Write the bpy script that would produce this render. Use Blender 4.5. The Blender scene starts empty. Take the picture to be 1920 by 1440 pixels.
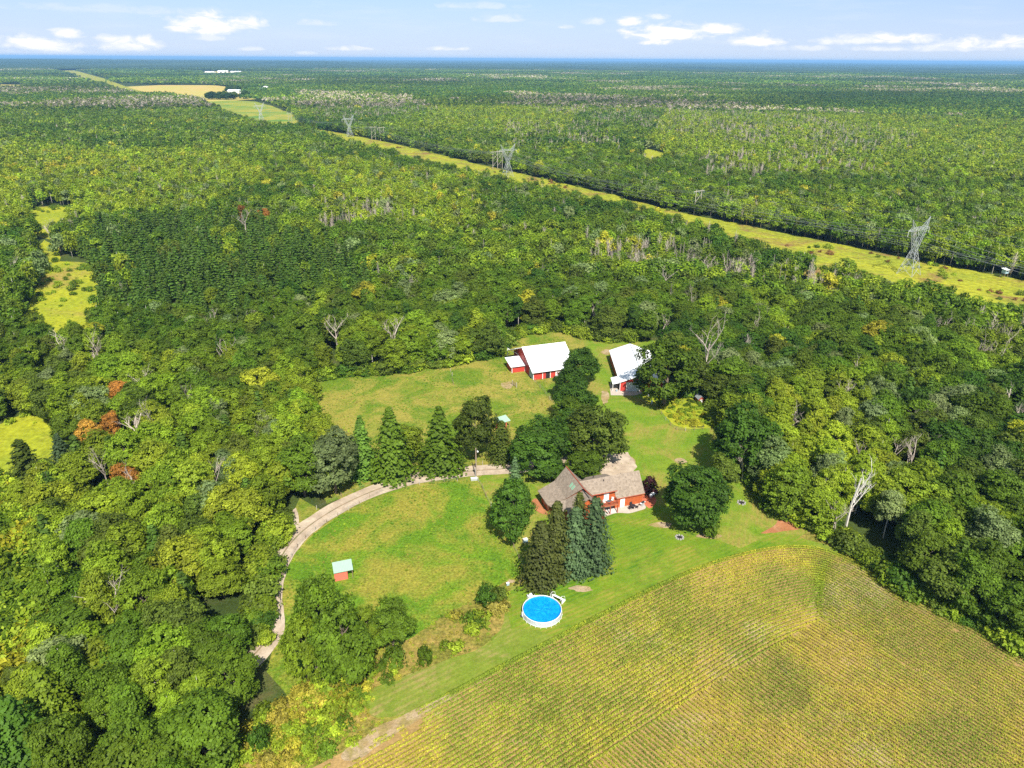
import bpy, math, random
import numpy as np
from mathutils import Vector, Matrix
C = bpy.context.scene
COL = C.collection
rng = np.random.default_rng(7)
random.seed(7)
R = math.radians
# ------------------------------------------------------------------ camera
F, CX, CY, H = 1333., 960., 720., 95.          # pixel focal length for a 1920 px wide frame, camera height in metres
ROLL, PITCH = math.atan(0.0061), math.atan(609.5 / F)
cam = bpy.data.cameras.new('camera'); camo = bpy.data.objects.new('camera', cam); COL.objects.link(camo)
cam.sensor_width = 36; cam.lens = 36 * F / 1920.; cam.clip_start = 1; cam.clip_end = 120000
camo.matrix_world = (Matrix.Translation((0, 0, H)) @ Matrix.Rotation(R(90) - PITCH, 4, 'X') @ Matrix.Rotation(ROLL, 4, 'Z'))
C.camera = camo
# ------------------------------------------------------------------ light, world, exposure
SUN_EL, SUN_DIR = R(49), Vector((0.2079, -0.978, 0)).normalized()   # horizontal direction towards the sun
sd = Vector((SUN_DIR.x * math.cos(SUN_EL), SUN_DIR.y * math.cos(SUN_EL), math.sin(SUN_EL)))
sun = bpy.data.lights.new('sun', 'SUN'); sun.energy = 4.4; sun.angle = R(0.53); sun.color = (1.0, 0.95, 0.86)
suno = bpy.data.objects.new('sun', sun); COL.objects.link(suno)
suno.rotation_euler = sd.to_track_quat('Z', 'Y').to_euler()
C.view_settings.view_transform = 'Standard'; C.view_settings.look = 'None'
C.view_settings.exposure = 0.95; C.view_settings.gamma = 1
C.view_settings.use_curve_mapping = False
C.cycles.max_bounces = 6; C.cycles.diffuse_bounces = 4; C.cycles.transmission_bounces = 3
C.cycles.volume_bounces = 0; C.cycles.use_denoising = False
w = bpy.data.worlds.new('World'); C.world = w; w.use_nodes = True
# ------------------------------------------------------------------ pixel <-> ground
cp, sp, cr, sr = math.cos(PITCH), math.sin(PITCH), math.cos(ROLL), math.sin(ROLL)
def ray(px, py):
    x, y = px - CX, CY - py
    x, y = x * cr - y * sr, x * sr + y * cr
    return np.array([x, F * cp + y * sp, -F * sp + y * cp])
def P(px, py, z=0.):
    d = ray(px, py); t = (H - z) / -d[2]
    return np.array([d[0] * t, d[1] * t])
def proj(x, y, z):
    x, y, z = np.asarray(x, float), np.asarray(y, float), np.asarray(z, float) - H
    f = np.maximum(y * cp - z * sp, .01); u = y * sp + z * cp
    X, Y = x / f * F, u / f * F
    X, Y = X * cr + Y * sr, -X * sr + Y * cr
    return CX + X, CY - Y
def height_for(x, y, ty):
    lo, hi = 0., 40.
    for _ in range(30):
        m = (lo + hi) / 2
        if proj(x, y, m)[1] > ty: lo = m
        else: hi = m
    return lo
# ------------------------------------------------------------------ noise helpers
_tab = np.random.default_rng(3).random((256, 256))
def vnoise(x, y, s, seed=0):
    x = np.asarray(x, float) / s + seed * 17.3; y = np.asarray(y, float) / s + seed * 31.7
    xi, yi = np.floor(x).astype(int), np.floor(y).astype(int); fx, fy = x - xi, y - yi
    fx, fy = fx * fx * (3 - 2 * fx), fy * fy * (3 - 2 * fy)
    g = lambda a, b: _tab[a % 256, b % 256]
    return (g(xi, yi) * (1 - fx) + g(xi + 1, yi) * fx) * (1 - fy) + (g(xi, yi + 1) * (1 - fx) + g(xi + 1, yi + 1) * fx) * fy
def fbm(x, y, s, seed=0):
    return (vnoise(x, y, s, seed) + .5 * vnoise(x, y, s / 2.1, seed + 1) + .25 * vnoise(x, y, s / 4.3, seed + 2)) / 1.75
def inpoly(x, y, poly):
    x, y = np.asarray(x, float), np.asarray(y, float); r = np.zeros(x.shape, bool)
    n = len(poly)
    for i in range(n):
        x0, y0 = poly[i]; x1, y1 = poly[(i + 1) % n]
        c = (y0 > y) != (y1 > y)
        r ^= c & (x < (x1 - x0) * (y - y0) / ((y1 - y0) if y1 != y0 else 1e-9) + x0)
    return r
def W(pts):   # pixel polygon -> ground polygon
    return [tuple(P(a, b)) for a, b in pts]
# ------------------------------------------------------------------ tagging and mesh building
def tag(o, label=None, cat=None, group=None, kind=None):
    if label: o['label'] = label
    if cat: o['category'] = cat
    if group: o['group'] = group
    if kind: o['kind'] = kind
    return o
def empty(name, loc=(0, 0, 0), rz=0.):
    o = bpy.data.objects.new(name, None); COL.objects.link(o)
    o.location = loc; o.rotation_euler = (0, 0, rz); o.empty_display_size = .5
    return o
class MB:
    def __init__(s): s.v = []; s.f = []
    def poly(s, pts):
        n = len(s.v); s.v += [tuple(map(float, p)) for p in pts]; s.f.append(tuple(range(n, n + len(pts)))); return s
    def box(s, c, d, rz=0., top=1.):
        x, y, z = c; a, b, h = d[0] / 2, d[1] / 2, d[2] / 2; n = len(s.v); ca, sa = math.cos(rz), math.sin(rz)
        for k, q in ((-h, 1.), (h, top)):
            for i, j in ((-a, -b), (a, -b), (a, b), (-a, b)):
                i *= q; j *= q
                s.v.append((x + i * ca - j * sa, y + i * sa + j * ca, z + k))
        for f in ((0, 3, 2, 1), (4, 5, 6, 7), (0, 1, 5, 4), (1, 2, 6, 5), (2, 3, 7, 6), (3, 0, 4, 7)): s.f.append(tuple(n + i for i in f))
        return s
    def bb(s, x0, x1, y0, y1, z0, z1): return s.box(((x0 + x1) / 2, (y0 + y1) / 2, (z0 + z1) / 2), (x1 - x0, y1 - y0, z1 - z0))
    def slab(s, pts, th):                        # roof panel: top outline, thickness straight down
        n = len(s.v); k = len(pts); s.v += [tuple(map(float, p)) for p in pts] + [(p[0], p[1], p[2] - th) for p in pts]
        s.f.append(tuple(range(n, n + k))); s.f.append(tuple(range(n + 2 * k - 1, n + k - 1, -1)))
        for i in range(k): j = (i + 1) % k; s.f.append((n + i, n + k + i, n + k + j, n + j))
        return s
    def ext(s, sec, y0, y1):                     # cross-section (x, z) extruded along y
        n = len(s.v); k = len(sec); s.v += [(a, y0, b) for a, b in sec] + [(a, y1, b) for a, b in sec]
        s.f.append(tuple(range(n, n + k))); s.f.append(tuple(range(n + 2 * k - 1, n + k - 1, -1)))
        for i in range(k): j = (i + 1) % k; s.f.append((n + i, n + k + i, n + k + j, n + j))
        return s
    def extx(s, sec, x0, x1):                    # cross-section (y, z) extruded along x
        n = len(s.v); k = len(sec); s.v += [(x0, a, b) for a, b in sec] + [(x1, a, b) for a, b in sec]
        s.f.append(tuple(range(n, n + k))); s.f.append(tuple(range(n + 2 * k - 1, n + k - 1, -1)))
        for i in range(k): j = (i + 1) % k; s.f.append((n + i, n + k + i, n + k + j, n + j))
        return s
    def tube(s, pts, rad, n=6):
        if not hasattr(rad, '__len__'): rad = [rad] * len(pts)
        pts = [Vector(p) for p in pts]; base = len(s.v)
        for i, p in enumerate(pts):
            d = (pts[min(i + 1, len(pts) - 1)] - pts[max(i - 1, 0)]).normalized()
            a = d.orthogonal().normalized() if i == 0 else (a - d * a.dot(d)).normalized()
            b = d.cross(a)
            for k in range(n):
                t = 2 * math.pi * k / n; q = p + (a * math.cos(t) + b * math.sin(t)) * rad[i]; s.v.append(tuple(q))
        for i in range(len(pts) - 1):
            for k in range(n):
                k2 = (k + 1) % n; s.f.append((base + i * n + k, base + i * n + k2, base + (i + 1) * n + k2, base + (i + 1) * n + k))
        s.f.append(tuple(base + k for k in range(n - 1, -1, -1))); s.f.append(tuple(base + (len(pts) - 1) * n + k for k in range(n)))
        return s
    def lathe(s, prof, n=24, c=(0, 0)):
        base = len(s.v)
        for r, z in prof:
            for k in range(n): t = 2 * math.pi * k / n; s.v.append((c[0] + r * math.cos(t), c[1] + r * math.sin(t), z))
        for i in range(len(prof) - 1):
            for k in range(n): k2 = (k + 1) % n; s.f.append((base + i * n + k, base + i * n + k2, base + (i + 1) * n + k2, base + (i + 1) * n + k))
        return s
    def mesh(s, name, mat):
        m = bpy.data.meshes.new(name); m.from_pydata(s.v, [], s.f); m.update()
        if mat: m.materials.append(mat)
        return m
    def build(s, name, mat, parent=None, smooth=False):
        m = s.mesh(name, mat)
        if smooth:
            for p in m.polygons: p.use_smooth = True
        o = bpy.data.objects.new(name, m); COL.objects.link(o); o.parent = parent
        return o
# ------------------------------------------------------------------ materials
def newmat(name):
    m = bpy.data.materials.new(name); m.use_nodes = True; nt = m.node_tree; nt.nodes.clear()
    out = nt.nodes.new('ShaderNodeOutputMaterial'); return m, nt, out
def N(nt, t, **k):
    n = nt.nodes.new(t)
    for a, b in k.items(): setattr(n, a, b)
    return n
def noise(nt, vec, scale, detail=3, rough=.55, dist=0.):
    n = N(nt, 'ShaderNodeTexNoise'); n.inputs['Scale'].default_value = scale; n.inputs['Detail'].default_value = detail
    n.inputs['Roughness'].default_value = rough; n.inputs['Distortion'].default_value = dist
    nt.links.new(vec, n.inputs['Vector']); return n.outputs['Fac']
def mrange(nt, f, a, b, c=0., d=1.):
    n = N(nt, 'ShaderNodeMapRange'); n.inputs[1].default_value = a; n.inputs[2].default_value = b; n.inputs[3].default_value = c; n.inputs[4].default_value = d
    nt.links.new(f, n.inputs[0]); return n.outputs[0]
def mixc(nt, f, a, b, mode='MIX'):
    n = N(nt, 'ShaderNodeMix', data_type='RGBA', blend_type=mode)
    for s, v in ((0, f), (6, a), (7, b)):
        if hasattr(v, 'default_value') or hasattr(v, 'is_linked'): nt.links.new(v, n.inputs[s])
        elif s == 0: n.inputs[0].default_value = v
        else: n.inputs[s].default_value = (*v, 1)
    return n.outputs[2]
def math_(nt, op, a, b=None, c=None):
    n = N(nt, 'ShaderNodeMath', operation=op)
    for i, v in enumerate((a, b, c)):
        if v is None: continue
        if hasattr(v, 'is_linked'): nt.links.new(v, n.inputs[i])
        else: n.inputs[i].default_value = v
    return n.outputs[0]
def bsdf(nt, out, col, rough=.85, spec=.2, metal=0., bump=None, bstr=.3, bdist=.05):
    b = N(nt, 'ShaderNodeBsdfPrincipled'); b.inputs['Roughness'].default_value = rough; b.inputs['Specular IOR Level'].default_value = spec; b.inputs['Metallic'].default_value = metal
    if hasattr(col, 'is_linked'): nt.links.new(col, b.inputs['Base Color'])
    else: b.inputs['Base Color'].default_value = (*col, 1)
    if bump is not None:
        n = N(nt, 'ShaderNodeBump'); n.inputs['Strength'].default_value = bstr; n.inputs['Distance'].default_value = bdist
        nt.links.new(bump, n.inputs['Height']); nt.links.new(n.outputs[0], b.inputs['Normal'])
    nt.links.new(b.outputs[0], out.inputs['Surface']); return b
def posv(nt): return N(nt, 'ShaderNodeNewGeometry').outputs['Position']
def mapped(nt, vec, scale=(1, 1, 1), rot=0.):
    m = N(nt, 'ShaderNodeMapping'); m.inputs['Scale'].default_value = scale; m.inputs['Rotation'].default_value = (0, 0, rot); m.vector_type = 'POINT'
    nt.links.new(vec, m.inputs['Vector']); return m.outputs[0]
def ground_mat(name, base, alt, dry, alt_s=12., dry_s=18., dry_t=.55, fine=2.2, stripe=None, soil=None, soil_t=.72, contrast=.35, bdist=.25):
    m, nt, out = newmat(name); p = posv(nt)
    c = mixc(nt, mrange(nt, noise(nt, p, 1 / alt_s, 4, .6), .38, .62), base, alt)
    c = mixc(nt, mrange(nt, noise(nt, mapped(nt, p, (1, 1, 1), .5), 1 / dry_s, 5, .68, .6), dry_t - .06, dry_t + .1), c, dry)
    if stripe:
        az, width, amt = stripe
        wv = N(nt, 'ShaderNodeTexWave', wave_type='BANDS', bands_direction='X'); wv.inputs['Scale'].default_value = .314 / width * 1.0; wv.inputs['Distortion'].default_value = 1.2; wv.inputs['Detail'].default_value = 1; wv.inputs['Detail Scale'].default_value = .05
        nt.links.new(mapped(nt, p, (1, 1, 1), -(az + math.pi / 2)), wv.inputs['Vector'])
        c = mixc(nt, mrange(nt, wv.outputs['Fac'], .35, .65, 0, amt), c, alt)
    if soil: c = mixc(nt, mrange(nt, noise(nt, p, .09, 5, .7), soil_t, soil_t + .06), c, soil)
    f = noise(nt, p, fine, 3, .75); f2 = noise(nt, p, .6, 3, .7)
    v = math_(nt, 'ADD', mrange(nt, f, .3, .7, 1 - contrast, 1 + contrast), mrange(nt, f2, .3, .7, -.15, .15))
    vm = N(nt, 'ShaderNodeVectorMath', operation='SCALE'); nt.links.new(c, vm.inputs[0]); nt.links.new(v, vm.inputs['Scale'])
    bsdf(nt, out, vm.outputs[0], .95, .1, bump=f, bstr=.6, bdist=bdist); return m
def plain(name, col, rough=.7, spec=.3, metal=0., var=.12, scale=3., bump=0., stretch=(1, 1, 1)):
    m, nt, out = newmat(name); tc = N(nt, 'ShaderNodeTexCoord').outputs['Object']; q = mapped(nt, tc, stretch)
    f = noise(nt, q, scale, 4, .6)
    c = mixc(nt, mrange(nt, f, .3, .7), tuple(x * (1 - var) for x in col), tuple(min(1, x * (1 + var)) for x in col))
    bsdf(nt, out, c, rough, spec, metal, bump=f if bump else None, bstr=bump, bdist=.03); return m
def banded(name, col, dark, width, direction='Z', rough=.7, depth=.03, metal=0., spec=.3, var=.15):   # boards, metal ribs, logs
    m, nt, out = newmat(name); tc = N(nt, 'ShaderNodeTexCoord').outputs['Object']
    wv = N(nt, 'ShaderNodeTexWave', wave_type='BANDS', bands_direction=direction); wv.inputs['Scale'].default_value = .314 / width
    nt.links.new(tc, wv.inputs['Vector']); f = noise(nt, tc, 1.7, 4, .65)
    c = mixc(nt, mrange(nt, f, .3, .7), tuple(x * (1 - var) for x in col), tuple(min(1, x * (1 + var)) for x in col))
    c = mixc(nt, mrange(nt, wv.outputs['Fac'], .0, .12, 1, 0), c, dark)
    bsdf(nt, out, c, rough, spec, metal, bump=wv.outputs['Fac'], bstr=.5, bdist=depth); return m
def shingles(name):
    m, nt, out = newmat(name); tc = N(nt, 'ShaderNodeTexCoord').outputs['Object']
    vo = N(nt, 'ShaderNodeTexVoronoi'); vo.inputs['Scale'].default_value = 2.6; nt.links.new(tc, vo.inputs['Vector'])
    s = N(nt, 'ShaderNodeSeparateColor'); nt.links.new(vo.outputs['Color'], s.inputs[0])
    c = mixc(nt, s.outputs[0], (.19, .15, .115), (.31, .25, .195))
    f = noise(nt, tc, 1.1, 3); c = mixc(nt, mrange(nt, f, .35, .65, 0, .5), c, (.25, .20, .155))
    bsdf(nt, out, c, .95, .15, bump=s.outputs[0], bstr=.4, bdist=.04); return m
def leaf_mat(name, src='INSTANCER', attr='tint', warm=.10, trans=.34):
    m, nt, out = newmat(name)
    a = N(nt, 'ShaderNodeAttribute', attribute_type=src, attribute_name=attr)
    l = N(nt, 'ShaderNodeAttribute', attribute_type='GEOMETRY', attribute_name='lv')
    col = a.outputs['Color']
    if src == 'GEOMETRY':
        a2 = N(nt, 'ShaderNodeAttribute', attribute_type='INSTANCER', attribute_name='tint'); col = mixc(nt, 1., col, a2.outputs['Color'], 'MULTIPLY')
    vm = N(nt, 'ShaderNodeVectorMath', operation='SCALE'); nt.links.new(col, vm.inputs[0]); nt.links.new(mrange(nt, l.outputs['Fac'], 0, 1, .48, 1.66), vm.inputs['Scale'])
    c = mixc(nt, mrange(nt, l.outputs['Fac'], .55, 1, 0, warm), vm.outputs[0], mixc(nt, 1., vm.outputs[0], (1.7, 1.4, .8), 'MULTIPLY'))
    b = N(nt, 'ShaderNodeBsdfPrincipled'); b.inputs['Roughness'].default_value = .6; b.inputs['Specular IOR Level'].default_value = .16; nt.links.new(c, b.inputs['Base Color'])
    t = N(nt, 'ShaderNodeBsdfTranslucent'); nt.links.new(mixc(nt, 1., c, (1.3, 1.5, .6), 'MULTIPLY'), t.inputs['Color'])
    mx = N(nt, 'ShaderNodeMixShader'); mx.inputs[0].default_value = trans
    nt.links.new(b.outputs[0], mx.inputs[1]); nt.links.new(t.outputs[0], mx.inputs[2]); nt.links.new(mx.outputs[0], out.inputs['Surface']); return m
M = {}
M['leaf'] = leaf_mat('leaf'); M['leaf_mixed'] = leaf_mat('leaf_mixed', 'GEOMETRY', 'tc')
M['bark'] = plain('bark', (.16, .125, .095), .95, .1, var=.3, scale=4); M['pale_bark'] = plain('pale_bark', (.5, .46, .4), .9, .15, var=.3, scale=3)
M['dead_wood'] = plain('dead_wood', (.40, .34, .285), .9, .1, var=.25, scale=3)
M['bleached_wood'] = plain('bleached_wood', (.6, .56, .5), .9, .1, var=.2, scale=3)
M['white_metal'] = banded('white_metal', (.80, .81, .82), (.68, .70, .73), .45, 'X', .45, .02, spec=.4, var=.03)
M['white_metal_y'] = banded('white_metal_y', (.80, .81, .82), (.68, .70, .73), .45, 'Y', .45, .02, spec=.4, var=.03)
M['red_metal'] = banded('red_metal', (.50, .055, .04), (.34, .035, .028), .3, 'X', .55, .02, var=.08)
M['red_metal_y'] = banded('red_metal_y', (.46, .05, .037), (.3, .03, .025), .3, 'Y', .55, .02, var=.08)
M['salmon'] = banded('salmon', (.62, .16, .105), (.5, .12, .08), .3, 'X', .6, .02, var=.08)
M['log'] = banded('log', (.46, .105, .03), (.2, .04, .015), .28, 'Z', .6, .06, var=.2)
M['deck_wood'] = banded('deck_wood', (.42, .15, .07), (.2, .07, .035), .14, 'X', .7, .01)
M['red_wood'] = plain('red_wood', (.33, .07, .035), .7, var=.15)
M['white'] = plain('white_paint', (.8, .8, .78), .5, var=.04); M['offwhite'] = plain('off_white', (.66, .65, .6), .7, var=.08)
M['dark'] = plain('dark_opening', (.02, .018, .018), .8, var=.1); M['black'] = plain('black_plastic', (.03, .03, .035), .4)
M['glass'] = plain('window_glass', (.08, .1, .12), .12, .6, var=.1)
M['green_metal'] = banded('green_metal', (.30, .45, .34), (.24, .38, .28), .3, 'X', .55, .01, var=.06)
M['grey_roof'] = plain('grey_roof', (.22, .24, .25), .8); M['shingle'] = shingles('shingle')
M['skylight'] = plain('skylight_glass', (.22, .38, .24), .3, .5)
M['concrete'] = plain('concrete', (.43, .37, .31), .9, .1, var=.12, scale=1.2); M['white_concrete'] = plain('white_concrete', (.55, .52, .48), .9, .1, var=.05)
M['steel'] = plain('galvanised_steel', (.44, .46, .47), .5, .4, .2); M['wire'] = plain('wire', (.16, .17, .18), .5, .3)
M['pole_wood'] = plain('pole_wood', (.33, .25, .19), .9, .1); M['post_wood'] = plain('post_wood', (.28, .2, .13), .9, .1)
M['post_white'] = plain('pale_post', (.42, .38, .32), .9, .1)
M['bluegrey'] = plain('blue_grey_paint', (.30, .42, .48), .6); M['stone'] = plain('stone', (.32, .3, .28), .9, var=.3, scale=5)
M['liner'] = plain('pool_wall', (.45, .47, .50), .5)
M['mulch'] = ground_mat('red_mulch', (.40, .095, .045), (.5, .15, .08), (.33, .16, .07), 1, 1.5, .6, fine=6, contrast=.3, bdist=.08)
# ------------------------------------------------------------------ sky with a few low cumulus banks
def build_world():
    nt = w.node_tree; nt.nodes.clear(); out = N(nt, 'ShaderNodeOutputWorld'); bg = N(nt, 'ShaderNodeBackground'); bg.inputs['Strength'].default_value = .1
    sky = N(nt, 'ShaderNodeTexSky', sky_type='NISHITA', sun_disc=False, sun_elevation=SUN_EL, sun_rotation=math.atan2(SUN_DIR.x, SUN_DIR.y), altitude=300., air_density=1.0, dust_density=.35, ozone_density=2.0)
    tc = N(nt, 'ShaderNodeTexCoord').outputs['Generated']; s = N(nt, 'ShaderNodeSeparateXYZ'); nt.links.new(tc, s.inputs[0])
    az = math_(nt, 'ARCTAN2', s.outputs[0], s.outputs[1]); el = math_(nt, 'ARCSINE', s.outputs[2])
    cmb = N(nt, 'ShaderNodeCombineXYZ'); nt.links.new(az, cmb.inputs[0]); nt.links.new(math_(nt, 'MULTIPLY', el, 2.6), cmb.inputs[1])
    nz = noise(nt, cmb.outputs[0], 34, 6, .62, .4); nz2 = noise(nt, mapped(nt, cmb.outputs[0], (1, 3, 1)), 9, 5, .6)
    tot = None
    banks = [(70, 86, 85, 20, 1.), (125, 66, 30, 13, 1.), (235, 84, 62, 20, 1.), (400, 50, 95, 26, 1.), (390, 72, 40, 9, .6), (210, 76, 40, 9, .7), (655, 92, 50, 7, .8), (595, 44, 48, 8, .45), (840, 92, 48, 6, .8), (468, 92, 26, 6, .6), (575, 100, 22, 5, .6),
             (1190, 42, 42, 14, 1.), (1230, 33, 30, 8, .7), (1250, 64, 100, 26, 1.), (1065, 50, 22, 7, .8), (1240, 80, 48, 8, 1.), (1330, 58, 80, 14, 1.), (1420, 76, 60, 17, 1.), (1110, 42, 30, 9, .6), (1500, 92, 60, 7, .6),
             (1590, 76, 60, 12, .8), (1690, 74, 62, 15, 1.), (1850, 84, 85, 16, 1.), (1750, 92, 160, 8, .7), (940, 36, 60, 11, .5), (250, 20, 240, 10, .3), (900, 12, 110, 9, .4), (60, 98, 120, 6, .5)]
    for px, py, hw, hh, amp in banks:
        d = ray(px, py); d = d / np.linalg.norm(d); a0, e0 = math.atan2(d[0], d[1]), math.asin(d[2]); wa, we = hw / F * .85, hh / F * .82
        u = math_(nt, 'DIVIDE', math_(nt, 'SUBTRACT', az, a0), wa); v = math_(nt, 'DIVIDE', math_(nt, 'SUBTRACT', el, e0), we)
        dn = math_(nt, 'MULTIPLY', math_(nt, 'MINIMUM', v, 0), 1.7); v = math_(nt, 'ADD', math_(nt, 'MAXIMUM', v, 0), dn)     # flat base
        q = math_(nt, 'SUBTRACT', 1., math_(nt, 'ADD', math_(nt, 'MULTIPLY', u, u), math_(nt, 'MULTIPLY', v, v)))
        q = math_(nt, 'MULTIPLY', mrange(nt, math_(nt, 'ADD', q, mrange(nt, nz, .25, .75, -1.25, .75)), -.3, .75), amp)
        tot = q if tot is None else math_(nt, 'MAXIMUM', tot, q)
    tot = math_(nt, 'MAXIMUM', tot, mrange(nt, nz2, .5, .85, 0, .28))
    # paler towards the horizon, as summer air is
    hz = mrange(nt, el, 0., .085, .8, .1)
    low_ = mixc(nt, mrange(nt, el, .0, .55), mixc(nt, 1., sky.outputs[0], (.30, .42, .80), 'MULTIPLY'), mixc(nt, 1., sky.outputs[0], (1.25, 1.08, .78), 'MULTIPLY'))
    tint = mixc(nt, hz, low_, (4.0, 4.5, 5.35))
    cc = mixc(nt, mrange(nt, tot, .1, 1.), (4.8, 5.0, 5.5), (5.8, 5.7, 5.7))
    nt.links.new(mixc(nt, tot, tint, cc), bg.inputs[0]); nt.links.new(bg.outputs[0], out.inputs[0])
build_world()
# ------------------------------------------------------------------ ground sheets
from mathutils.geometry import tessellate_polygon
def organic(poly, step=1.5, amp=.5, sc=4., seed=0):
    out = []; n = len(poly)
    for i in range(n):
        a, b = np.array(poly[i]), np.array(poly[(i + 1) % n]); L = np.hypot(*(b - a)); k = max(1, int(L / step)); t = (b - a) / max(L, 1e-6); nn = np.array([-t[1], t[0]])
        for j in range(k):
            p = a + (b - a) * j / k
            out.append(tuple(p + nn * amp * 2 * (float(fbm(p[0], p[1], sc, seed)) - .5)))
    return out
def smooth_closed(pts, k=6):
    n = len(pts); q = []
    for i in range(n):
        p0, p1, p2, p3 = (np.array(pts[(i + j - 1) % n]) for j in range(4))
        for t in np.arange(k) / k: q.append(tuple(.5 * ((2 * p1) + (-p0 + p2) * t + (2 * p0 - 5 * p1 + 4 * p2 - p3) * t * t + (-p0 + 3 * p1 - 3 * p2 + p3) * t ** 3)))
    return q
def smooth_open(pts, k=8):
    pts = [np.array(p) for p in pts]; pts = [2 * pts[0] - pts[1]] + pts + [2 * pts[-1] - pts[-2]]; q = []
    for i in range(1, len(pts) - 2):
        p0, p1, p2, p3 = pts[i - 1:i + 3]
        for t in np.arange(k) / k: q.append(.5 * ((2 * p1) + (-p0 + p2) * t + (2 * p0 - 5 * p1 + 4 * p2 - p3) * t * t + (-p0 + 3 * p1 - 3 * p2 + p3) * t ** 3))
    q.append(pts[-2]); return np.array(q)
def sheet(name, poly, z, mat, label=None):
    v = [Vector((p[0], p[1], z)) for p in poly]; tr = tessellate_polygon([v])
    me = bpy.data.meshes.new(name); me.from_pydata([tuple(p) for p in v], [], [tuple(t) for t in tr]); me.update()
    up = sum(p.normal.z for p in me.polygons)
    if up < 0: me.flip_normals()
    me.materials.append(mat); o = bpy.data.objects.new(name, me); COL.objects.link(o); tag(o, label, kind='structure'); return o
def strip(name, pts, width, z, mat, label=None):
    pts = np.asarray(pts); d = np.gradient(pts, axis=0); d /= np.hypot(d[:, 0], d[:, 1])[:, None]; nn = np.stack([-d[:, 1], d[:, 0]], 1)
    wv = width * (1 + .14 * (fbm(pts[:, 0], pts[:, 1], 5, 9) - .5) * 2) / 2
    l, r = pts + nn * wv[:, None], pts - nn * wv[:, None]
    b = MB()
    for i in range(len(pts) - 1): b.poly([(*r[i], z), (*r[i + 1], z), (*l[i + 1], z), (*l[i], z)])
    o = b.build(name, mat); tag(o, label, kind='structure'); return o
M['forest_floor'] = ground_mat('forest_floor', (.035, .055, .012), (.06, .085, .018), (.09, .085, .03), 14, 9, .6)
M['pasture'] = ground_mat('pasture', (.08, .16, .010), (.11, .195, .012), (.22, .205, .03), 9, 14, .50, fine=1.9, contrast=.5)
M['dry_pasture'] = ground_mat('dry_pasture', (.12, .175, .015), (.085, .155, .012), (.24, .215, .04), 11, 12, .47, fine=1.9, contrast=.38)
M['lawn'] = ground_mat('lawn', (.066, .150, .010), (.125, .20, .012), (.21, .205, .03), 8, 15, .52, fine=2.6, stripe=(R(30), 1.05, .75), contrast=.2, bdist=.08)
M['yard'] = ground_mat('yard', (.11, .195, .013), (.15, .215, .018), (.24, .205, .045), 6, 11, .52, fine=2.4, stripe=(R(70), 1.1, .35), contrast=.2, bdist=.1)
M['mown_strip'] = ground_mat('mown_strip', (.175, .20, .03), (.13, .185, .018), (.26, .21, .07), 6, 9, .56, fine=2.6, stripe=(R(34), 1.1, .6), contrast=.2, bdist=.1)
M['weeds_ground'] = ground_mat('weeds_ground', (.13, .135, .02), (.20, .17, .035), (.26, .19, .05), 5, 6, .5, fine=1.6, contrast=.5)
M['meadow'] = ground_mat('meadow', (.29, .30, .018), (.21, .25, .018), (.27, .20, .05), 24, 40, .56, fine=.5, contrast=.3)
M['corridor'] = ground_mat('corridor', (.30, .30, .022), (.22, .25, .022), (.20, .12, .045), 30, 28, .56, fine=.35, contrast=.35, bdist=.6)
M['golden'] = ground_mat('golden', (.42, .34, .075), (.38, .35, .085), (.47, .33, .10), 90, 120, .5, fine=.1, contrast=.1)
M['green_field'] = ground_mat('green_field', (.09, .19, .03), (.24, .27, .03), (.30, .27, .04), 70, 60, .5, fine=.1, contrast=.12)
M['gravel'] = ground_mat('gravel', (.40, .315, .23), (.34, .265, .195), (.45, .37, .28), 3, 4, .5, fine=4, contrast=.14, bdist=.05)
M['track'] = ground_mat('track', (.21, .16, .11), (.15, .15, .06), (.28, .2, .13), 2, 3, .5, fine=4, contrast=.2, bdist=.05)
M['crop_soil'] = ground_mat('crop_soil', (.33, .215, .085), (.28, .185, .07), (.42, .31, .20), 14, 16, .60, fine=3, contrast=.22, bdist=.1)
M['bare_soil'] = ground_mat('bare_soil', (.37, .155, .07), (.30, .125, .055), (.42, .24, .13), 4, 5, .6, fine=3, contrast=.18, bdist=.08)
M['dusty'] = ground_mat('dusty', (.30, .21, .10), (.24, .2, .06), (.36, .27, .17), 2.5, 3, .5, fine=3, contrast=.2)
# the ground, one sheet to the horizon
g = MB(); g.poly([(-60000, -3000, 0), (60000, -3000, 0), (60000, 60000, 0), (-60000, 60000, 0)]); tag(g.build('ground', M['forest_floor']), kind='structure')
CLEARING = W([(566, 714), (640, 704), (700, 699), (780, 692), (850, 682), (930, 668), (950, 640), (985, 622), (1060, 618), (1100, 632), (1150, 640), (1200, 634), (1232, 650), (1262, 700), (1275, 738), (1300, 732), (1325, 738), (1345, 765), (1358, 800), (1400, 845), (1408, 900), (1436, 935), (1460, 962), (1510, 978), (1560, 1002), (1610, 1038), (1640, 1062), (1700, 1098), (1780, 1143), (1860, 1186), (1930, 1222), (2300, 1440), (2300, 2600), (380, 2600), (380, 1470), (470, 1378), (560, 1318), (700, 1268), (690, 1245), (600, 1240), (540, 1245), (515, 1212), (486, 1215), (484, 1130), (500, 1050), (535, 975), (560, 935), (600, 955), (650, 930), (690, 905), (790, 885), (780, 860), (640, 880), (600, 842), (588, 790)])
up_past = W([(562, 713), (620, 704), (700, 697), (780, 690), (850, 680), (948, 663), (975, 640), (1060, 632), (1075, 660), (1075, 700), (1062, 760), (1040, 800), (1000, 850), (985, 872), (940, 876), (850, 884), (790, 893), (740, 904), (690, 915), (655, 932), (610, 945), (585, 850), (578, 790)])
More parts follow.
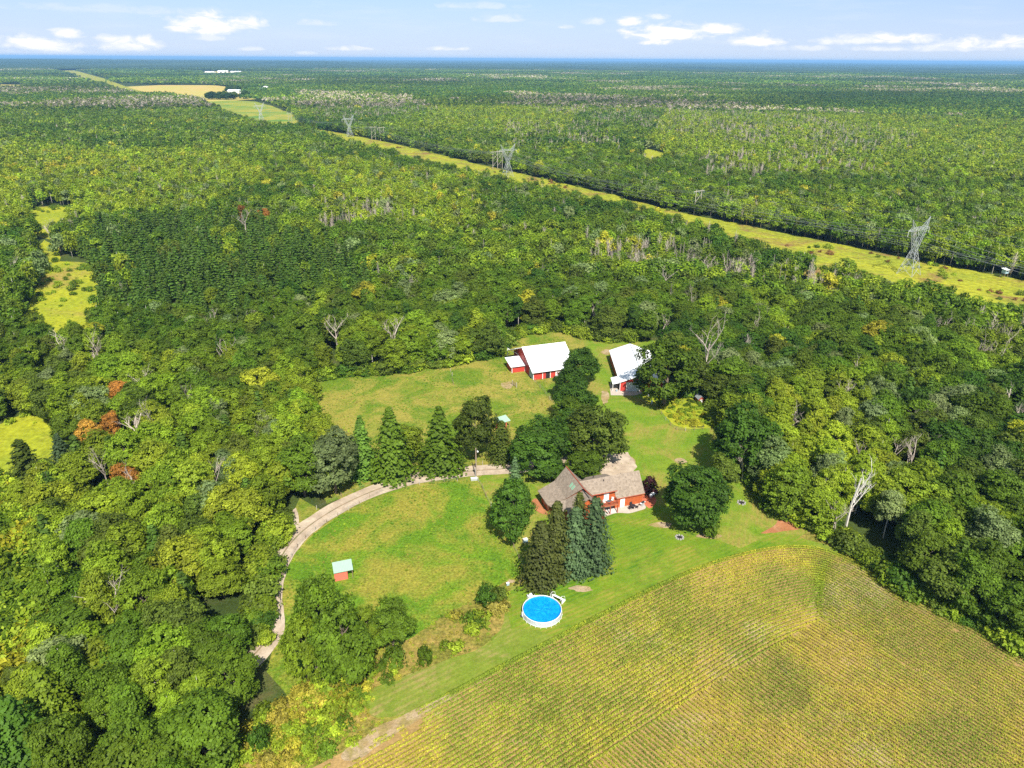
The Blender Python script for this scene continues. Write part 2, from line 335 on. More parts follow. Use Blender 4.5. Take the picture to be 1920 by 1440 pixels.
lo_past = W([(893, 899), (840, 904), (760, 917), (700, 936), (640, 965), (590, 1000), (550, 1040), (530, 1080), (522, 1130), (518, 1190), (500, 1260), (560, 1330), (640, 1300), (760, 1210), (860, 1150), (950, 1100), (980, 1085), (990, 1060), (960, 1015), (925, 960), (905, 920)])
yard_p = W([(893, 899), (950, 870), (1030, 800), (1090, 740), (1100, 690), (1095, 640), (1150, 636), (1260, 640), (1400, 760), (1420, 860), (1470, 940), (1540, 985), (1600, 1040), (1560, 1060), (1400, 1050), (1300, 1000), (1200, 975), (1100, 985), (1050, 1080), (1000, 1100), (970, 1050), (930, 960)])
lawn_p = W([(1120, 965), (1160, 960), (1215, 950), (1240, 970), (1300, 1000), (1390, 1030), (1450, 1000), (1500, 1005), (1520, 1022), (1420, 1032), (1340, 1052), (1256, 1088), (1172, 1132), (1089, 1177), (1040, 1195), (1010, 1180), (960, 1180), (950, 1110), (1000, 1085), (1060, 1090), (1130, 1050)])
strip_p = W([(1200, 1125), (1089, 1176), (964, 1244), (860, 1290), (800, 1325), (730, 1345), (695, 1340), (686, 1318), (700, 1292), (760, 1268), (830, 1240), (900, 1215), (940, 1180), (958, 1100), (1000, 1110), (1060, 1130), (1130, 1120), (1180, 1080)])
weed_p = W([(960, 1085), (955, 1120), (945, 1175), (900, 1220), (830, 1245), (760, 1272), (700, 1298), (690, 1335), (730, 1352), (700, 1375), (560, 1450), (430, 1550), (330, 1550), (400, 1440), (470, 1360), (560, 1290), (620, 1260), (700, 1240), (760, 1200), (860, 1140)])
sheet('rough_grass', organic(CLEARING, 4, 1., 8, 60), .008, M['dry_pasture'], 'rough grass at the foot of the forest edge')
sheet('pasture', organic(up_past, 2, .7, 5, 1), .012, M['dry_pasture'], 'upper pasture in front of the red barn')
sheet('lower_pasture', organic(lo_past, 2, .25, 5, 2), .016, M['pasture'], 'lower pasture inside the driveway bend')
sheet('yard', organic(yard_p, 2, .6, 5, 3), .020, M['yard'], 'mown yard around the house')
sheet('weedy_ground', organic(weed_p, 1.5, .8, 4, 4), .024, M['weeds_ground'], 'weedy rough ground between the pasture and the field')
sheet('mown_strip', organic(smooth_closed(strip_p, 5), 1.5, .25, 4, 5), .028, M['mown_strip'], 'pale mown strip along the crop field')
sheet('lawn', organic(lawn_p, 1.5, .5, 5, 6), .032, M['lawn'], 'striped green lawn below the house')
# the crop field
field_edge = [(-75, 40.9), (-52.6, 56.2), (-30.2, 71.6), (-12.7, 83.6), (4.8, 95.6), (22.1, 107.4), (32.1, 113.9), (42.7, 119.6), (52.8, 123.4), (60.5, 124.8), (66.2, 123.9), (70.6, 120.8), (77.3, 112.6), (83.6, 104.1), (90.8, 94.4), (110, 68.6), (131, 40.4)]
fe = smooth_open(field_edge, 6)
_t = np.gradient(fe, axis=0); _t /= np.hypot(_t[:, 0], _t[:, 1])[:, None]; fin = fe + np.stack([_t[:, 1], -_t[:, 0]], 1) * .75
sheet('crop_field', [tuple(q) for q in fin] + [(150, 20), (-60, 20)], .040, M['crop_soil'], 'tan soil of the row crop field')
sheet('field_margin', organic(W([(1600, 1036), (1500, 1008), (1530, 985), (1590, 1000), (1680, 1080), (1760, 1125), (1860, 1170), (1930, 1215), (2100, 1310), (2100, 1330), (1920, 1226), (1840, 1180), (1760, 1136), (1680, 1093), (1610, 1054)]), 1.5, .6, 3, 7), .036, M['weeds_ground'], 'weedy margin between the field and the right forest')
sheet('bare_soil_patch', organic(W([(1427, 1001), (1447, 988), (1466, 968), (1478, 963), (1500, 972), (1522, 981), (1508, 990), (1470, 997)]), 1, .35, 2, 8), .044, M['bare_soil'], 'reddish bare soil patch at the forest edge')
for i, (a, b, rx, ry) in enumerate([(958, 1090, 9, 3), (1240, 985, 24, 6), (1330, 1005, 22, 5), (950, 723, 13, 7), (1172, 872, 20, 16), (1118, 690, 5, 3), (1135, 745, 8, 14), (1275, 864, 14, 5), (1255, 740, 24, 3), (1092, 1104, 22, 6), (1140, 660, 14, 5), (1042, 652, 18, 3)]):
    c = P(a, b); t = np.linspace(0, 2 * np.pi, 13)[:-1]
    pl = [tuple(P(a + rx * math.cos(q) * random.uniform(.7, 1.2), b + ry * math.sin(q) * random.uniform(.7, 1.2))) for q in t]
    sheet('dry_patch', organic(smooth_closed(pl, 3), .8, .3, 1.5, 20 + i), .048 + i * .002, M['dusty'])
sheet('dusty_field_edge', organic(smooth_closed(W([(640, 1418), (700, 1368), (770, 1334), (850, 1300), (858, 1306), (800, 1340), (740, 1380), (670, 1425)]), 4), 1., .5, 2, 44), .074, M['dusty'], 'pale dusty strip at the lower corner of the field')
# driveway, gravel court, lane
dw = smooth_open(W([(120, 1500), (200, 1436), (300, 1360), (400, 1290), (470, 1235), (505, 1185), (505, 1130), (512, 1085), (530, 1040), (560, 1003), (600, 972), (650, 943), (710, 917), (770, 899), (840, 888), (900, 882), (950, 879), (1000, 874), (1060, 866), (1120, 860), (1180, 862)]), 8)
strip('driveway', dw, 5.0, .060, M['gravel'], 'curving gravel driveway')
strip('driveway_centre_track', dw, .35, .066, M['track'], 'thin darker line worn along the driveway')
sheet('gravel_court', organic(W([(1100, 858), (1150, 850), (1178, 848), (1188, 862), (1196, 876), (1180, 893), (1140, 893), (1100, 880)]), 1, .5, 3, 12), .072, M['gravel'], 'gravel court behind the house')
sheet('gravel_turnout', organic(W([(522, 1050), (545, 960), (556, 952), (560, 975), (566, 1000), (540, 1030)]), 1, .3, 2, 13), .054, M['gravel'], 'gravel turnout beside the driveway')
# meadows and the power line corridor
MEADOWS = [[(52, 390), (100, 386), (142, 389), (152, 410), (140, 436), (100, 450), (56, 440)],
           [(66, 465), (84, 450), (108, 462), (112, 490), (160, 492), (186, 518), (190, 600), (170, 652), (44, 660), (38, 600), (60, 560), (80, 520), (72, 495)],
           [(-40, 800), (0, 793), (55, 772), (90, 790), (118, 825), (118, 880), (60, 930), (-60, 930)],
           [(-60, 880), (40, 900), (80, 1000), (100, 1150), (60, 1340), (-90, 1340)],
           [(0, 158.5), (40, 159.5), (40, 168), (0, 169)], [(1196, 284), (1215, 280), (1243, 285), (1254, 300), (1242, 318), (1202, 314)]]
for i, m_ in enumerate(MEADOWS): sheet('meadow', organic(W(m_), 3 if i < 4 else 12, 1.5, 9, 30 + i), .05 if i < 4 else .35, M['golden'] if i == 4 else M['meadow'])
up_e = [(2300, 640), (1990, 546), (1914, 527), (1736, 493), (1665, 477), (1524, 449), (1382, 420), (1234, 389), (1141, 364), (1020, 336), (950, 320), (884, 305), (775, 278), (722, 266), (660, 254), (600, 243), (563, 233)]
lo_e = [(545, 236), (600, 260), (650, 278), (720, 297), (850, 334), (1000, 372), (1100, 396), (1200, 418), (1300, 448), (1400, 480), (1560, 535), (1700, 575), (1914, 632), (2300, 780)]
CORR = W(up_e + lo_e); sheet('power_line_corridor', organic(CORR, 6, 2.5, 20, 40), .25, M['corridor'], 'mown yellow green corridor under the power lines')
GREEN = [(383, 190), (440, 188.5), (480, 191), (512, 200), (548, 214), (565, 233), (556, 246), (520, 246), (470, 236), (425, 220), (398, 204)]
GOLD = [(234, 163), (300, 160), (400, 160), (425, 163), (436, 173), (482, 182), (478, 187), (430, 189), (380, 191.5), (340, 186), (285, 177)]
FARC = [(72, 118), (100, 122), (150, 135), (200, 149), (236, 163), (285, 178), (262, 181), (215, 168), (160, 150), (110, 134), (76, 122.5)]
FARV = [(372, 137), (400, 134), (445, 136), (440, 140), (400, 141)]
sheet('green_field', organic(W(GREEN), 15, 3, 60, 41), .5, M['green_field'], 'green and yellow striped field beside the corridor')
sheet('golden_field', organic(W(GOLD), 20, 4, 80, 42), .7, M['golden'], 'golden harvested field in the distance')
sheet('distant_corridor', W(FARC), 1.2, M['corridor'], 'far end of the corridor running to the horizon')
sheet('distant_clearing', W(FARV), 2., M['golden'], 'pale clearing around distant farm buildings')
sheet('garden_plot', organic(W([(1205, 744), (1228, 736), (1300, 737), (1322, 752), (1345, 775), (1350, 800), (1290, 806), (1262, 796), (1240, 772)]), 1, .3, 3, 50), .050, M['meadow'], 'vegetable garden plot beside the white roofed garage')
# the land beyond
def far_land():
    rr = np.geomspace(6500, 52000, 90); aa = np.linspace(-52, 52, 260); v = []; f = []
    A, RR = np.meshgrid(np.radians(aa), rr); X, Y = RR * np.sin(A), RR * np.cos(A)
    azd = np.degrees(A); ridge = np.clip((-9.5 - azd) / 4, 0, 1) * np.exp(-((RR - 14000) / 3500) ** 2) * 34
    Z = 11 + 14 * (fbm(X, Y, 3800, 5) - .5) * np.clip((RR - 6500) / 4000, 0, 1) + ridge + 3.5 * rng.random(X.shape) * (RR < 30000) + 10 * np.clip((fbm(X, Y, 9000, 8) - .45) * 4, 0, 1) * np.clip((RR - 9000) / 4000, 0, 1)
    n = len(aa); v = np.stack([X, Y, Z], -1).reshape(-1, 3)
    f = [(i * n + j, i * n + j + 1, (i + 1) * n + j + 1, (i + 1) * n + j) for i in range(len(rr) - 1) for j in range(n - 1)]
    me = bpy.data.meshes.new('hills'); me.from_pydata(v.tolist(), [], f); me.update()
    m, nt, out = newmat('far_forest'); p = posv(nt); q = mapped(nt, p, (1, .35, 1))
    c = mixc(nt, mrange(nt, noise(nt, q, .0011, 6, .7), .35, .65), (.022, .045, .016), (.06, .09, .028))
    c = mixc(nt, mrange(nt, noise(nt, q, .0004, 4, .6), .66, .72), c, (.15, .15, .06))
    bsdf(nt, out, c, 1., 0.); me.materials.append(m); o = bpy.data.objects.new('hills', me); COL.objects.link(o)
    me.flip_normals() if me.polygons[0].normal.z < 0 else None
    tag(o, 'low wooded hills fading to blue at the horizon', kind='structure')
far_land()
# ------------------------------------------------------------------ log house
def house():
    O = P(1203, 943); r = empty('log_house', (*O, 0), R(19))
    tag(r, 'red log house with brown shingled roofs, flared front wing and a balcony', 'house')
    # walls: (u, v) local, front is -v
    b = MB(); b.ext([(-22.3, 0), (-22.3, 3.0), (-19.0, 4.75), (-16.2, 8.15), (-13.4, 4.75), (-11.7, 3.1), (-11.7, 0)], 2.8, 7.7)
    b.ext([(-19.6, 0), (-19.6, 4.2), (-16.2, 7.4), (-13.3, 4.5), (-11.8, 2.7), (-11.8, 0)], -4.2, 2.8); b.build('front_wing_wall', M['log'], r)
    b = MB(); b.bb(-11.7, -7.1, .35, 6.6, 0, 5.15); b.build('dormer_wall', M['log'], r)
    b = MB(); b.extx([(0, 0), (0, 2.85), (3.2, 6.75), (6.4, 2.85), (6.4, 0)], -7.1, 0); b.build('garage_wing_wall', M['log'], r)
    S = M['shingle']
    def roof(name, *panels):
        b = MB()
        for p in panels: b.slab(p, .18)
        return b.build(name, S, r)
    ft = roof('front_wing_roof', [(-16.2, -1.7, 8.5), (-16.2, 8.0, 8.5), (-19.1, 8.1, 5.0), (-19.3, .6, 5.0)], [(-19.1, 8.1, 5.0), (-23.1, 8.3, 3.05), (-23.1, 2.6, 3.05), (-19.3, .6, 5.0)],
         [(-16.2, 8.0, 8.5), (-16.2, -1.7, 8.5), (-13.2, -1.2, 4.95), (-13.0, 7.6, 4.95)], [(-13.0, 7.6, 4.95), (-13.2, -1.2, 4.95), (-12.2, -2.4, 3.9), (-11.3, 6.8, 3.6)])
    b = MB(); b.tube([(-16.2, -1.75, 8.53), (-16.2, 8.0, 8.53)], .1, 5); b.build('ridge_cap', M['red_wood'], ft)
    ex = roof('porch_gable_roof', [(-16.2, -5.0, 7.85), (-16.2, -1.6, 7.85), (-19.4, .7, 4.6), (-20.6, -4.0, 3.7)], [(-16.2, -1.6, 7.85), (-16.2, -5.0, 7.85), (-11.2, -4.7, 2.6), (-13.1, -1.0, 4.75)],
         [(-19.3, .6, 4.72), (-23.1, 2.6, 3.0), (-21.6, -1.4, 2.95), (-19.7, -2.6, 3.9)])
    b = MB(); b.tube([(-16.2, -5.0, 7.9), (-16.2, -1.6, 7.9)], .1, 5); b.build('ridge_cap', M['black'], ex)
    b = MB(); b.tube([(-11.15, -4.75, 2.5), (-13.1, -1.05, 4.75), (-13.35, -1.2, 5.05), (-16.2, -1.75, 8.45)], .11, 4); b.build('rake_trim', M['red_wood'], r)
    roof('dormer_roof', [(-7.0, -.5, 5.25), (-7.0, 3.2, 7.0), (-15.3, 3.2, 7.0), (-13.2, -.5, 5.25)], [(-15.3, 3.2, 7.0), (-7.0, 3.2, 7.0), (-6.5, 7.0, 5.2), (-11.5, 7.0, 5.2), (-12.6, 5.8, 5.6)])
    roof('garage_wing_roof', [(-7.0, -.35, 2.85), (.42, -.35, 2.85), (.42, 3.2, 7.03), (-7.0, 3.2, 7.03)], [(-7.0, 3.2, 7.03), (.42, 3.2, 7.03), (.42, 6.75, 2.85), (-7.0, 6.75, 2.85)])
    b = MB(); b.slab([(-7.05, -.4, 2.78), (.47, -.4, 2.78), (.47, -.33, 2.84), (-7.05, -.33, 2.84)], .16); b.build('eave_trim', M['red_wood'], r)
    b = MB(); b.slab([(-13.2, -.56, 5.2), (-6.95, -.56, 5.2), (-6.95, -.48, 5.26), (-13.2, -.48, 5.26)], .16); b.build('eave_trim', M['red_wood'], r)
    for vv in (1.1, 2.2):                        # two skylights on the steep left slope
        f = MB(); c = (-17.35, vv, 7.18); n = 1.2
        f.slab([(-17.0, vv - .38, 7.62), (-17.0, vv + .38, 7.62), (-17.75, vv + .38, 6.72), (-17.75, vv - .38, 6.72)], .12); fo = f.build('skylight', M['green_metal'], r)
        g_ = MB(); g_.slab([(-17.08, vv - .28, 7.56), (-17.08, vv + .28, 7.56), (-17.67, vv + .28, 6.85), (-17.67, vv - .28, 6.85)], .03); g_.build('pane', M['skylight'], fo)
    for u, v, z in ((-9.2, 2.2, 6.6), (-4.0, 4.0, 6.1), (-10.5, 5.0, 6.2)):
        b = MB(); b.tube([(u, v, z - .3), (u, v, z + .45)], .09, 6); b.build('vent_pipe', M['black'], r)
    # openings
    def window(x0, x1, z0, z1, y, mat=M['glass'], name='window', nx=0):
        f = MB(); t = .12
        f.bb(x0 - t, x0, y - .07, y + .05, z0 - t, z1 + t); f.bb(x1, x1 + t, y - .07, y + .05, z0 - t, z1 + t); f.bb(x0, x1, y - .07, y + .05, z1, z1 + t); f.bb(x0, x1, y - .07, y + .05, z0 - t, z0)
        if nx: f.bb((x0 + x1) / 2 - .04, (x0 + x1) / 2 + .04, y - .06, y + .02, z0, z1)
        fo = f.build(name, M['white'], r); p = MB(); p.bb(x0, x1, y - .03, y + .03, z0, z1); p.build('pane' if mat is M['glass'] else 'door_leaf', mat, fo); return fo
    window(-9.75, -8.75, 2.5, 4.5, .33, M['white'], 'balcony_door'); window(-5.6, -4.7, .05, 2.1, -.02, M['white'], 'patio_door')
    pass
    d = MB(); d.bb(-11.3, -7.4, .27, .33, .1, 2.15); d.build('lower_window_wall', M['glass'], r)
    for vv in (3.6, 5.6):
        d = MB(); d.bb(-22.36, -22.28, vv - .6, vv + .6, .9, 2.2); d.build('window', M['glass'], r)
    # balcony
    bal = MB(); bal.bb(-11.0, -7.15, -1.85, .33, 2.22, 2.40); bo = bal.build('balcony', M['deck_wood'], r)
    for u in (-10.9, -9.1, -7.25):
        q = MB(); q.bb(u - .09, u + .09, -1.84, -1.66, 0, 3.4); q.build('balcony_post', M['red_wood'], bo)
    q = MB(); q.bb(-11.0, -7.15, -1.88, -1.74, 3.28, 3.38); q.bb(-11.02, -10.92, -1.74, .33, 3.28, 3.38); q.bb(-7.2, -7.1, -1.74, -.3, 3.28, 3.38); q.bb(-11.0, -7.15, -1.84, -1.78, 2.55, 2.63)
    for k in range(26): x = -10.9 + k * .148; q.bb(x - .02, x + .02, -1.83, -1.79, 2.6, 3.3)
    for k in range(12): y = -1.7 + k * .17; q.bb(-10.99, -10.95, y - .02, y + .02, 2.4, 3.3)
    for k in range(8): y = -1.7 + k * .17; q.bb(-7.17, -7.13, y - .02, y + .02, 2.4, 3.3)
    q.build('railing', M['red_wood'], bo)
    fr = MB(); fr.tube([(-12.0, -4.4, 0), (-12.0, -4.4, 3.0)], .12, 6); fr.build('porch_post', M['red_wood'], r)
    mw = r.matrix_basis
    return r, lambda u, v, z=0: tuple(Matrix.Translation((*O, 0)) @ Matrix.Rotation(R(19), 4, 'Z') @ Vector((u, v, z)))
hr, HL = house()
pl = smooth_closed([HL(*p)[:2] for p in [(-11.6, -2.3), (-8, -1.9), (-6.4, -2.2), (-4.8, -2.9), (-2.4, -2.75), (-.2, -2.3), (.4, -.6), (.2, .2), (-5, .3), (-11.6, .3)]], 5)
sheet('patio', pl, .060, M['concrete'], 'tan concrete patio along the garage wing')
sheet('patio_slab', [HL(*p)[:2] for p in [(-11.5, -1.75), (-7.4, -1.7), (-7.0, .2), (-11.5, .2)]], .067, M['white_concrete'], 'white slab under the balcony')
sheet('mulch_bed', smooth_closed([HL(*p)[:2] for p in [(.5, -2.3), (2.2, -1.9), (3.7, -.4), (4.2, 1.2), (3.4, 2.4), (1.6, 2.9), (.5, 2.8)]], 5), .055, M['mulch'], 'red mulch bed at the end of the house')
sheet('mulch_edge', smooth_closed([HL(*p)[:2] for p in [(-23.6, 3), (-24.6, 4.5), (-24.9, 7), (-24.2, 9), (-22.8, 9.2), (-22.6, 3)]], 4), .058, M['bare_soil'], 'bare soil bed along the left wall of the house')
def chair(loc, rz, label, mat, seat):
    r = empty('patio_chair', loc, rz); tag(r, label, 'chair', 'chairs on the balcony and patio')
    b = MB(); b.box((0, 0, .43), (.55, .55, .07)); b.build('seat', seat, r)
    b = MB(); b.box((0, .27, .75), (.55, .06, .6)); b.build('backrest', seat, r)
    for x in (-.24, .24):
        for y in (-.24, .24): b = MB(); b.box((x, y, .2), (.04, .04, .4)); b.build('leg', mat, r)
    for x in (-.27, .27): b = MB(); b.box((x, 0, .62), (.05, .5, .04)); b.build('armrest', mat, r)
chair(HL(-10.2, -.7, 2.4), R(19 + 30), 'cream cushioned chair on the balcony, left of the glass table', M['black'], M['offwhite'])
chair(HL(-8.0, -.4, 2.4), R(19 - 40), 'cream cushioned chair on the balcony, right of the glass table', M['black'], M['offwhite'])
t = empty('balcony_table', HL(-9.2, -1.0, 2.4), R(19)); tag(t, 'small round glass table between two cream chairs on the balcony', 'table')
b = MB(); b.lathe([(.001, .70), (.48, .70), (.5, .72), (.48, .74), (.001, .74)], 18); b.build('tabletop', M['glass'], t); b = MB(); b.tube([(0, 0, .02), (0, 0, .7)], .035); b.lathe([(.26, 0), (.26, .03), (.03, .06)], 14); b.build('leg', M['black'], t)
t = empty('patio_table', HL(-3.0, -1.3, .07), R(19)); tag(t, 'round dark patio table standing before the garage wing wall', 'table')
b = MB(); b.lathe([(.001, .69), (.6, .69), (.63, .72), (.6, .75), (.001, .75)], 20); b.build('tabletop', M['black'], t); b = MB(); b.tube([(0, 0, .02), (0, 0, .7)], .05); b.lathe([(.35, 0), (.35, .04), (.05, .08)], 14); b.build('leg', M['black'], t)
for k, (a, lb) in enumerate(((200, 'dark patio chair at the left side of the round patio table'), (335, 'dark patio chair at the right side of the round patio table'), (90, 'dark patio chair between the round patio table and the log wall'))):
    a = R(a); chair(HL(-3.0 + .95 * math.cos(a), -1.3 + .8 * math.sin(a), .07), R(19) + a - R(90), lb, M['black'], M['black'])
def grill():
    r = empty('barbecue_grill', HL(-.45, -1.2, .07), R(19 + 20)); tag(r, 'black barbecue grill with a pale shelf at the corner of the patio', 'grill')
    b = MB(); b.box((0, 0, .82), (.75, .5, .24)); b.build('firebox', M['steel'], r)
    b = MB(); b.extx([(-.27, .94), (-.24, 1.12), (-.1, 1.24), (.12, 1.24), (.25, 1.1), (.27, .94)], -.4, .4); b.build('lid', M['black'], r)
    b = MB(); b.box((0, 0, .36), (.7, .48, .66)); b.build('cabinet', M['steel'], r)
    for x in (-.58, .58): b = MB(); b.box((x, 0, .9), (.38, .46, .05)); b.build('side_shelf', M['white'], r)
grill()
def dish(px, py, label):
    r = empty('propane_tank', (*P(px, py), .06), R(40)); tag(r, label, 'tank')
    b = MB(); n = 14; prof = [(.02, -.95), (.3, -.85), (.45, -.6), (.47, 0), (.45, .6), (.3, .85), (.02, .95)]
    for i, (rr_, x) in enumerate(prof):
        for k in range(n): a = 2 * math.pi * k / n; b.v.append((x, rr_ * math.cos(a), .72 + rr_ * math.sin(a)))
    for i in range(len(prof) - 1):
        for k in range(n): b.f.append((i * n + k, i * n + (k + 1) % n, (i + 1) * n + (k + 1) % n, (i + 1) * n + k))
    b.build('tank_body', M['white'], r, True)
    for x in (-.55, .55): b = MB(); b.box((x, 0, .16), (.12, .6, .3)); b.build('leg', M['steel'], r)
    b = MB(); b.lathe([(.14, 1.1), (.14, 1.3), (.02, 1.34)], 10); b.build('cap', M['white'], r)
dish(1222, 932, 'white rounded tank at the rear edge of the red mulch bed')
# ------------------------------------------------------------------ red barn
def barn():
    O = P(1000, 713); r = empty('red_barn', (*O, 0), R(19)); tag(r, 'large red barn with a broad white metal roof at the top of the pasture', 'barn')
    b = MB(); b.extx([(0, 0), (0, 3.1), (9.6, 7.6), (19.4, 3.1), (19.4, 0)], 0, 14.4); b.build('wall', M['red_metal'], r)
    b = MB(); b.slab([(-.7, -.9, 3.0), (14.9, -.9, 3.0), (14.9, 4.4, 5.42), (-.7, 4.4, 5.42)], .12).slab([(-.7, 4.2, 5.42), (14.9, 4.2, 5.42), (14.9, 9.6, 7.95), (-.7, 9.6, 7.95)], .12)
    b.slab([(-.7, 9.6, 7.95), (14.9, 9.6, 7.95), (14.9, 20.2, 3.0), (-.7, 20.2, 3.0)], .12); ro = b.build('roof', M['white_metal'], r)
    b = MB(); b.tube([(-.75, 9.6, 8.0), (14.95, 9.6, 8.0)], .14, 6); b.build('ridge_cap', M['white'], ro)
    for x in (0, 3.2, 5.9, 14.4): b = MB(); b.bb(x - .1, x + .1, -.07, -.01, 0, 3.05); b.build('corner_trim', M['white'], r)
    b = MB(); b.bb(-.07, -.01, 19.2, 19.45, 0, 3.1); b.build('corner_trim', M['white'], r)
    b = MB(); b.bb(3.35, 5.75, -.05, .02, .02, 2.6); d = b.build('doorway', M['dark'], r); b = MB(); b.bb(3.3, 4.3, -.12, -.06, .1, 2.6); b.build('door_leaf', M['red_metal_y'], d)
    b = MB(); b.bb(7.7, 9.5, -.08, -.02, .1, 2.75); d = b.build('white_door', M['white'], r)
    for z0 in (.22, 1.5):
        b = MB()
        for a in (1, -1): b.poly([(8.0 if a > 0 else 9.2, -.11, z0), (8.12 if a > 0 else 9.08, -.11, z0), (9.2 if a > 0 else 8.0, -.11, z0 + 1.1), (9.08 if a > 0 else 8.12, -.11, z0 + 1.1)])
        b.bb(7.95, 9.25, -.12, -.085, z0 - .05, z0 + .03); b.bb(7.95, 9.25, -.12, -.085, z0 + 1.08, z0 + 1.16); b.build('cross_brace', M['red_metal_y'], d)
    b = MB(); b.bb(-.06, 0, .3, 3.6, .1, 2.9); b.build('side_door', M['bluegrey'], r)
    b = MB(); b.bb(-.06, 0, 8.6, 11.2, 3.4, 5.3); b.build('loft_door', M['red_metal_y'], r)
    # lean-to
    le = MB(); le.bb(-4.7, -.02, 7.8, 13.0, 0, 2.3); lw = le.build('lean_to', M['red_metal'], r)
    b = MB(); b.slab([(-5.3, 7.2, 2.35), (-.05, 7.2, 2.35), (-.05, 13.6, 3.35), (-5.3, 13.6, 3.35)], .1); b.build('roof', M['white_metal'], lw)
    
    for x in (-4.69, -.17): b = MB(); b.bb(x - .09, x + .09, 7.7, 7.78, 0, 2.3); b.build('corner_trim', M['white'], lw)
    b = MB(); b.extx([(7.8, 2.3), (13.0, 2.3), (13.0, 3.2), (7.8, 2.3)], -4.7, -.02); b.build('gable_fill', M['red_metal_y'], lw)
    # rear paddock boards under the overhang
    b = MB(); b.tube([(-2.4, 19.0, 0), (-2.4, 19.0, 4.4)], .1, 6); b.tube([(-2.4, 19.0, 4.2), (-.1, 14.0, 3.6)], .09, 5); b.build('overhang_brace', M['white'], r)
    b = MB(); b.slab([(-3.0, 9.9, 7.8), (-.7, 9.9, 7.8), (-.7, 20.2, 2.95), (-3.0, 20.2, 2.95)], .1); b.build('side_overhang_roof', M['white_metal'], r)
barn()
# ------------------------------------------------------------------ white roofed garage
def garage():
    O = P(1161, 736); r = empty('pole_barn_garage', (*O, 0), R(0)); tag(r, 'long red pole garage with white metal roof and white overhead door', 'garage')
    b = MB(); b.ext([(.3, 0), (.3, 3.3), (7, 5.55), (13.7, 3.3), (13.7, 0)], 1.1, 27.0); b.build('wall', M['red_metal'], r)
    b = MB(); b.slab([(0, .5, 3.25), (7, .5, 5.8), (7, 27.5, 5.8), (0, 27.5, 3.25)], .12); b.slab([(7, .5, 5.8), (14, .5, 3.25), (14, 27.5, 3.25), (7, 27.5, 5.8)], .12); ro = b.build('roof', M['white_metal_y'], r)
    b = MB(); b.tube([(7, .45, 5.84), (7, 27.55, 5.84)], .13, 6); b.build('ridge_cap', M['steel'], ro)
    f = MB(); f.bb(2.2, 2.4, 1.0, 1.08, 0, 3.05); f.bb(6.4, 6.6, 1.0, 1.08, 0, 3.05); f.bb(2.4, 6.4, 1.0, 1.08, 2.9, 3.05); fo = f.build('overhead_door', M['white'], r)
    m_ = banded('door_panels', (.62, .66, .68), (.4, .44, .46), .55, 'Z', .45, .02); f = MB(); f.bb(2.4, 6.4, 1.03, 1.09, .02, 2.9); f.build('door_panel', m_, fo)
    
    for x in (.28, 13.7): b = MB(); b.bb(x - .08, x + .08, .98, 1.08, 0, 3.3); b.build('corner_trim', M['white'], r)
    b = MB(); b.slab([(-2.1, .9, 2.45), (.28, .9, 3.0), (.28, 6.0, 3.0), (-2.1, 6.0, 2.45)], .1); po = b.build('porch_roof', M['white_metal_y'], r)
    b = MB(); b.tube([(-1.95, 1.1, 0), (-1.95, 1.1, 2.4)], .08, 6); b.build('porch_post', M['white'], po); b = MB(); b.tube([(-1.95, 5.8, 0), (-1.95, 5.8, 2.4)], .08, 6); b.build('porch_post', M['white'], po)
    b = MB(); b.bb(.22, .29, 2.2, 4.4, .1, 2.2); b.build('side_door', M['dark'], r)
    b = MB(); b.bb(.8, 1.5, .99, 1.08, .05, 2.1); b.build('entry_door', M['red_metal_y'], r)
    for y in (10, 15, 20): b = MB(); b.bb(.22, .29, y, y + 1, 1.3, 2.2); b.build('window', M['glass'], r)
    sheet('garage_apron', [(O[0] + x, O[1] + y) for x, y in [(-2.9, -2.1), (4.6, -2.2), (7.0, -.6), (7.0, 1.1), (.3, 1.1), (.3, 6.0), (-2.3, 6.0)]], .056, M['concrete'], 'concrete apron in front of the garage')
    return O
GO = garage()
def planter(px, py, lb, mat, h=.6):
    r = empty('barrel', (*P(px, py), .02)); tag(r, lb, 'barrel'); b = MB(); b.lathe([(.001, 0), (.26, 0), (.3, h * .5), (.27, h), (.24, h), (.22, h - .08), (.001, h - .08)], 14); b.build('drum', mat, r)
    b = MB(); b.lathe([(.3, h * .48), (.32, h * .5), (.3, h * .52)], 14); b.build('band', M['black'], r)
planter(1156, 734, 'small grey drum on the concrete apron beside the garage porch', M['bluegrey']); planter(1222, 757, 'pale blue drum at the upper left corner of the garden', M['bluegrey'], .9); planter(1216, 743, 'grey drum under the oak beside the garage', M['steel'], .9)
# ------------------------------------------------------------------ run-in sheds, coop, far farm
def shed(px, py, label, rz):
    O = P(px, py); r = empty('run_in_shed', (*O, 0), R(rz)); tag(r, label, 'shed')
    b = MB(); b.extx([(-.95, 0), (-.95, 2.15), (1.2, 2.8), (1.2, 0)], .1, 2.55); b.build('wall', M['salmon'], r)
    b = MB(); b.slab([(-.05, -1.25, 2.3), (3.75, -1.25, 2.3), (3.75, 1.35, 3.0), (-.05, 1.35, 3.0)], .09); b.build('roof', M['green_metal'], r)
    for x in (.05, 2.56): b = MB(); b.bb(x - .05, x + .05, -1.0, -.95, 0, 2.2); b.build('corner_trim', M['salmon'], r)
    for y in (-1.05, 1.15): b = MB(); b.tube([(3.55, y, 0), (3.55, y, 2.25)], .06, 5); b.build('post', M['post_wood'], r)
shed(627, 1085, 'small salmon red run-in shed with green roof in the lower pasture', 19)
shed(932, 805, 'small salmon red run-in shed with green roof beside the round tree', 34)
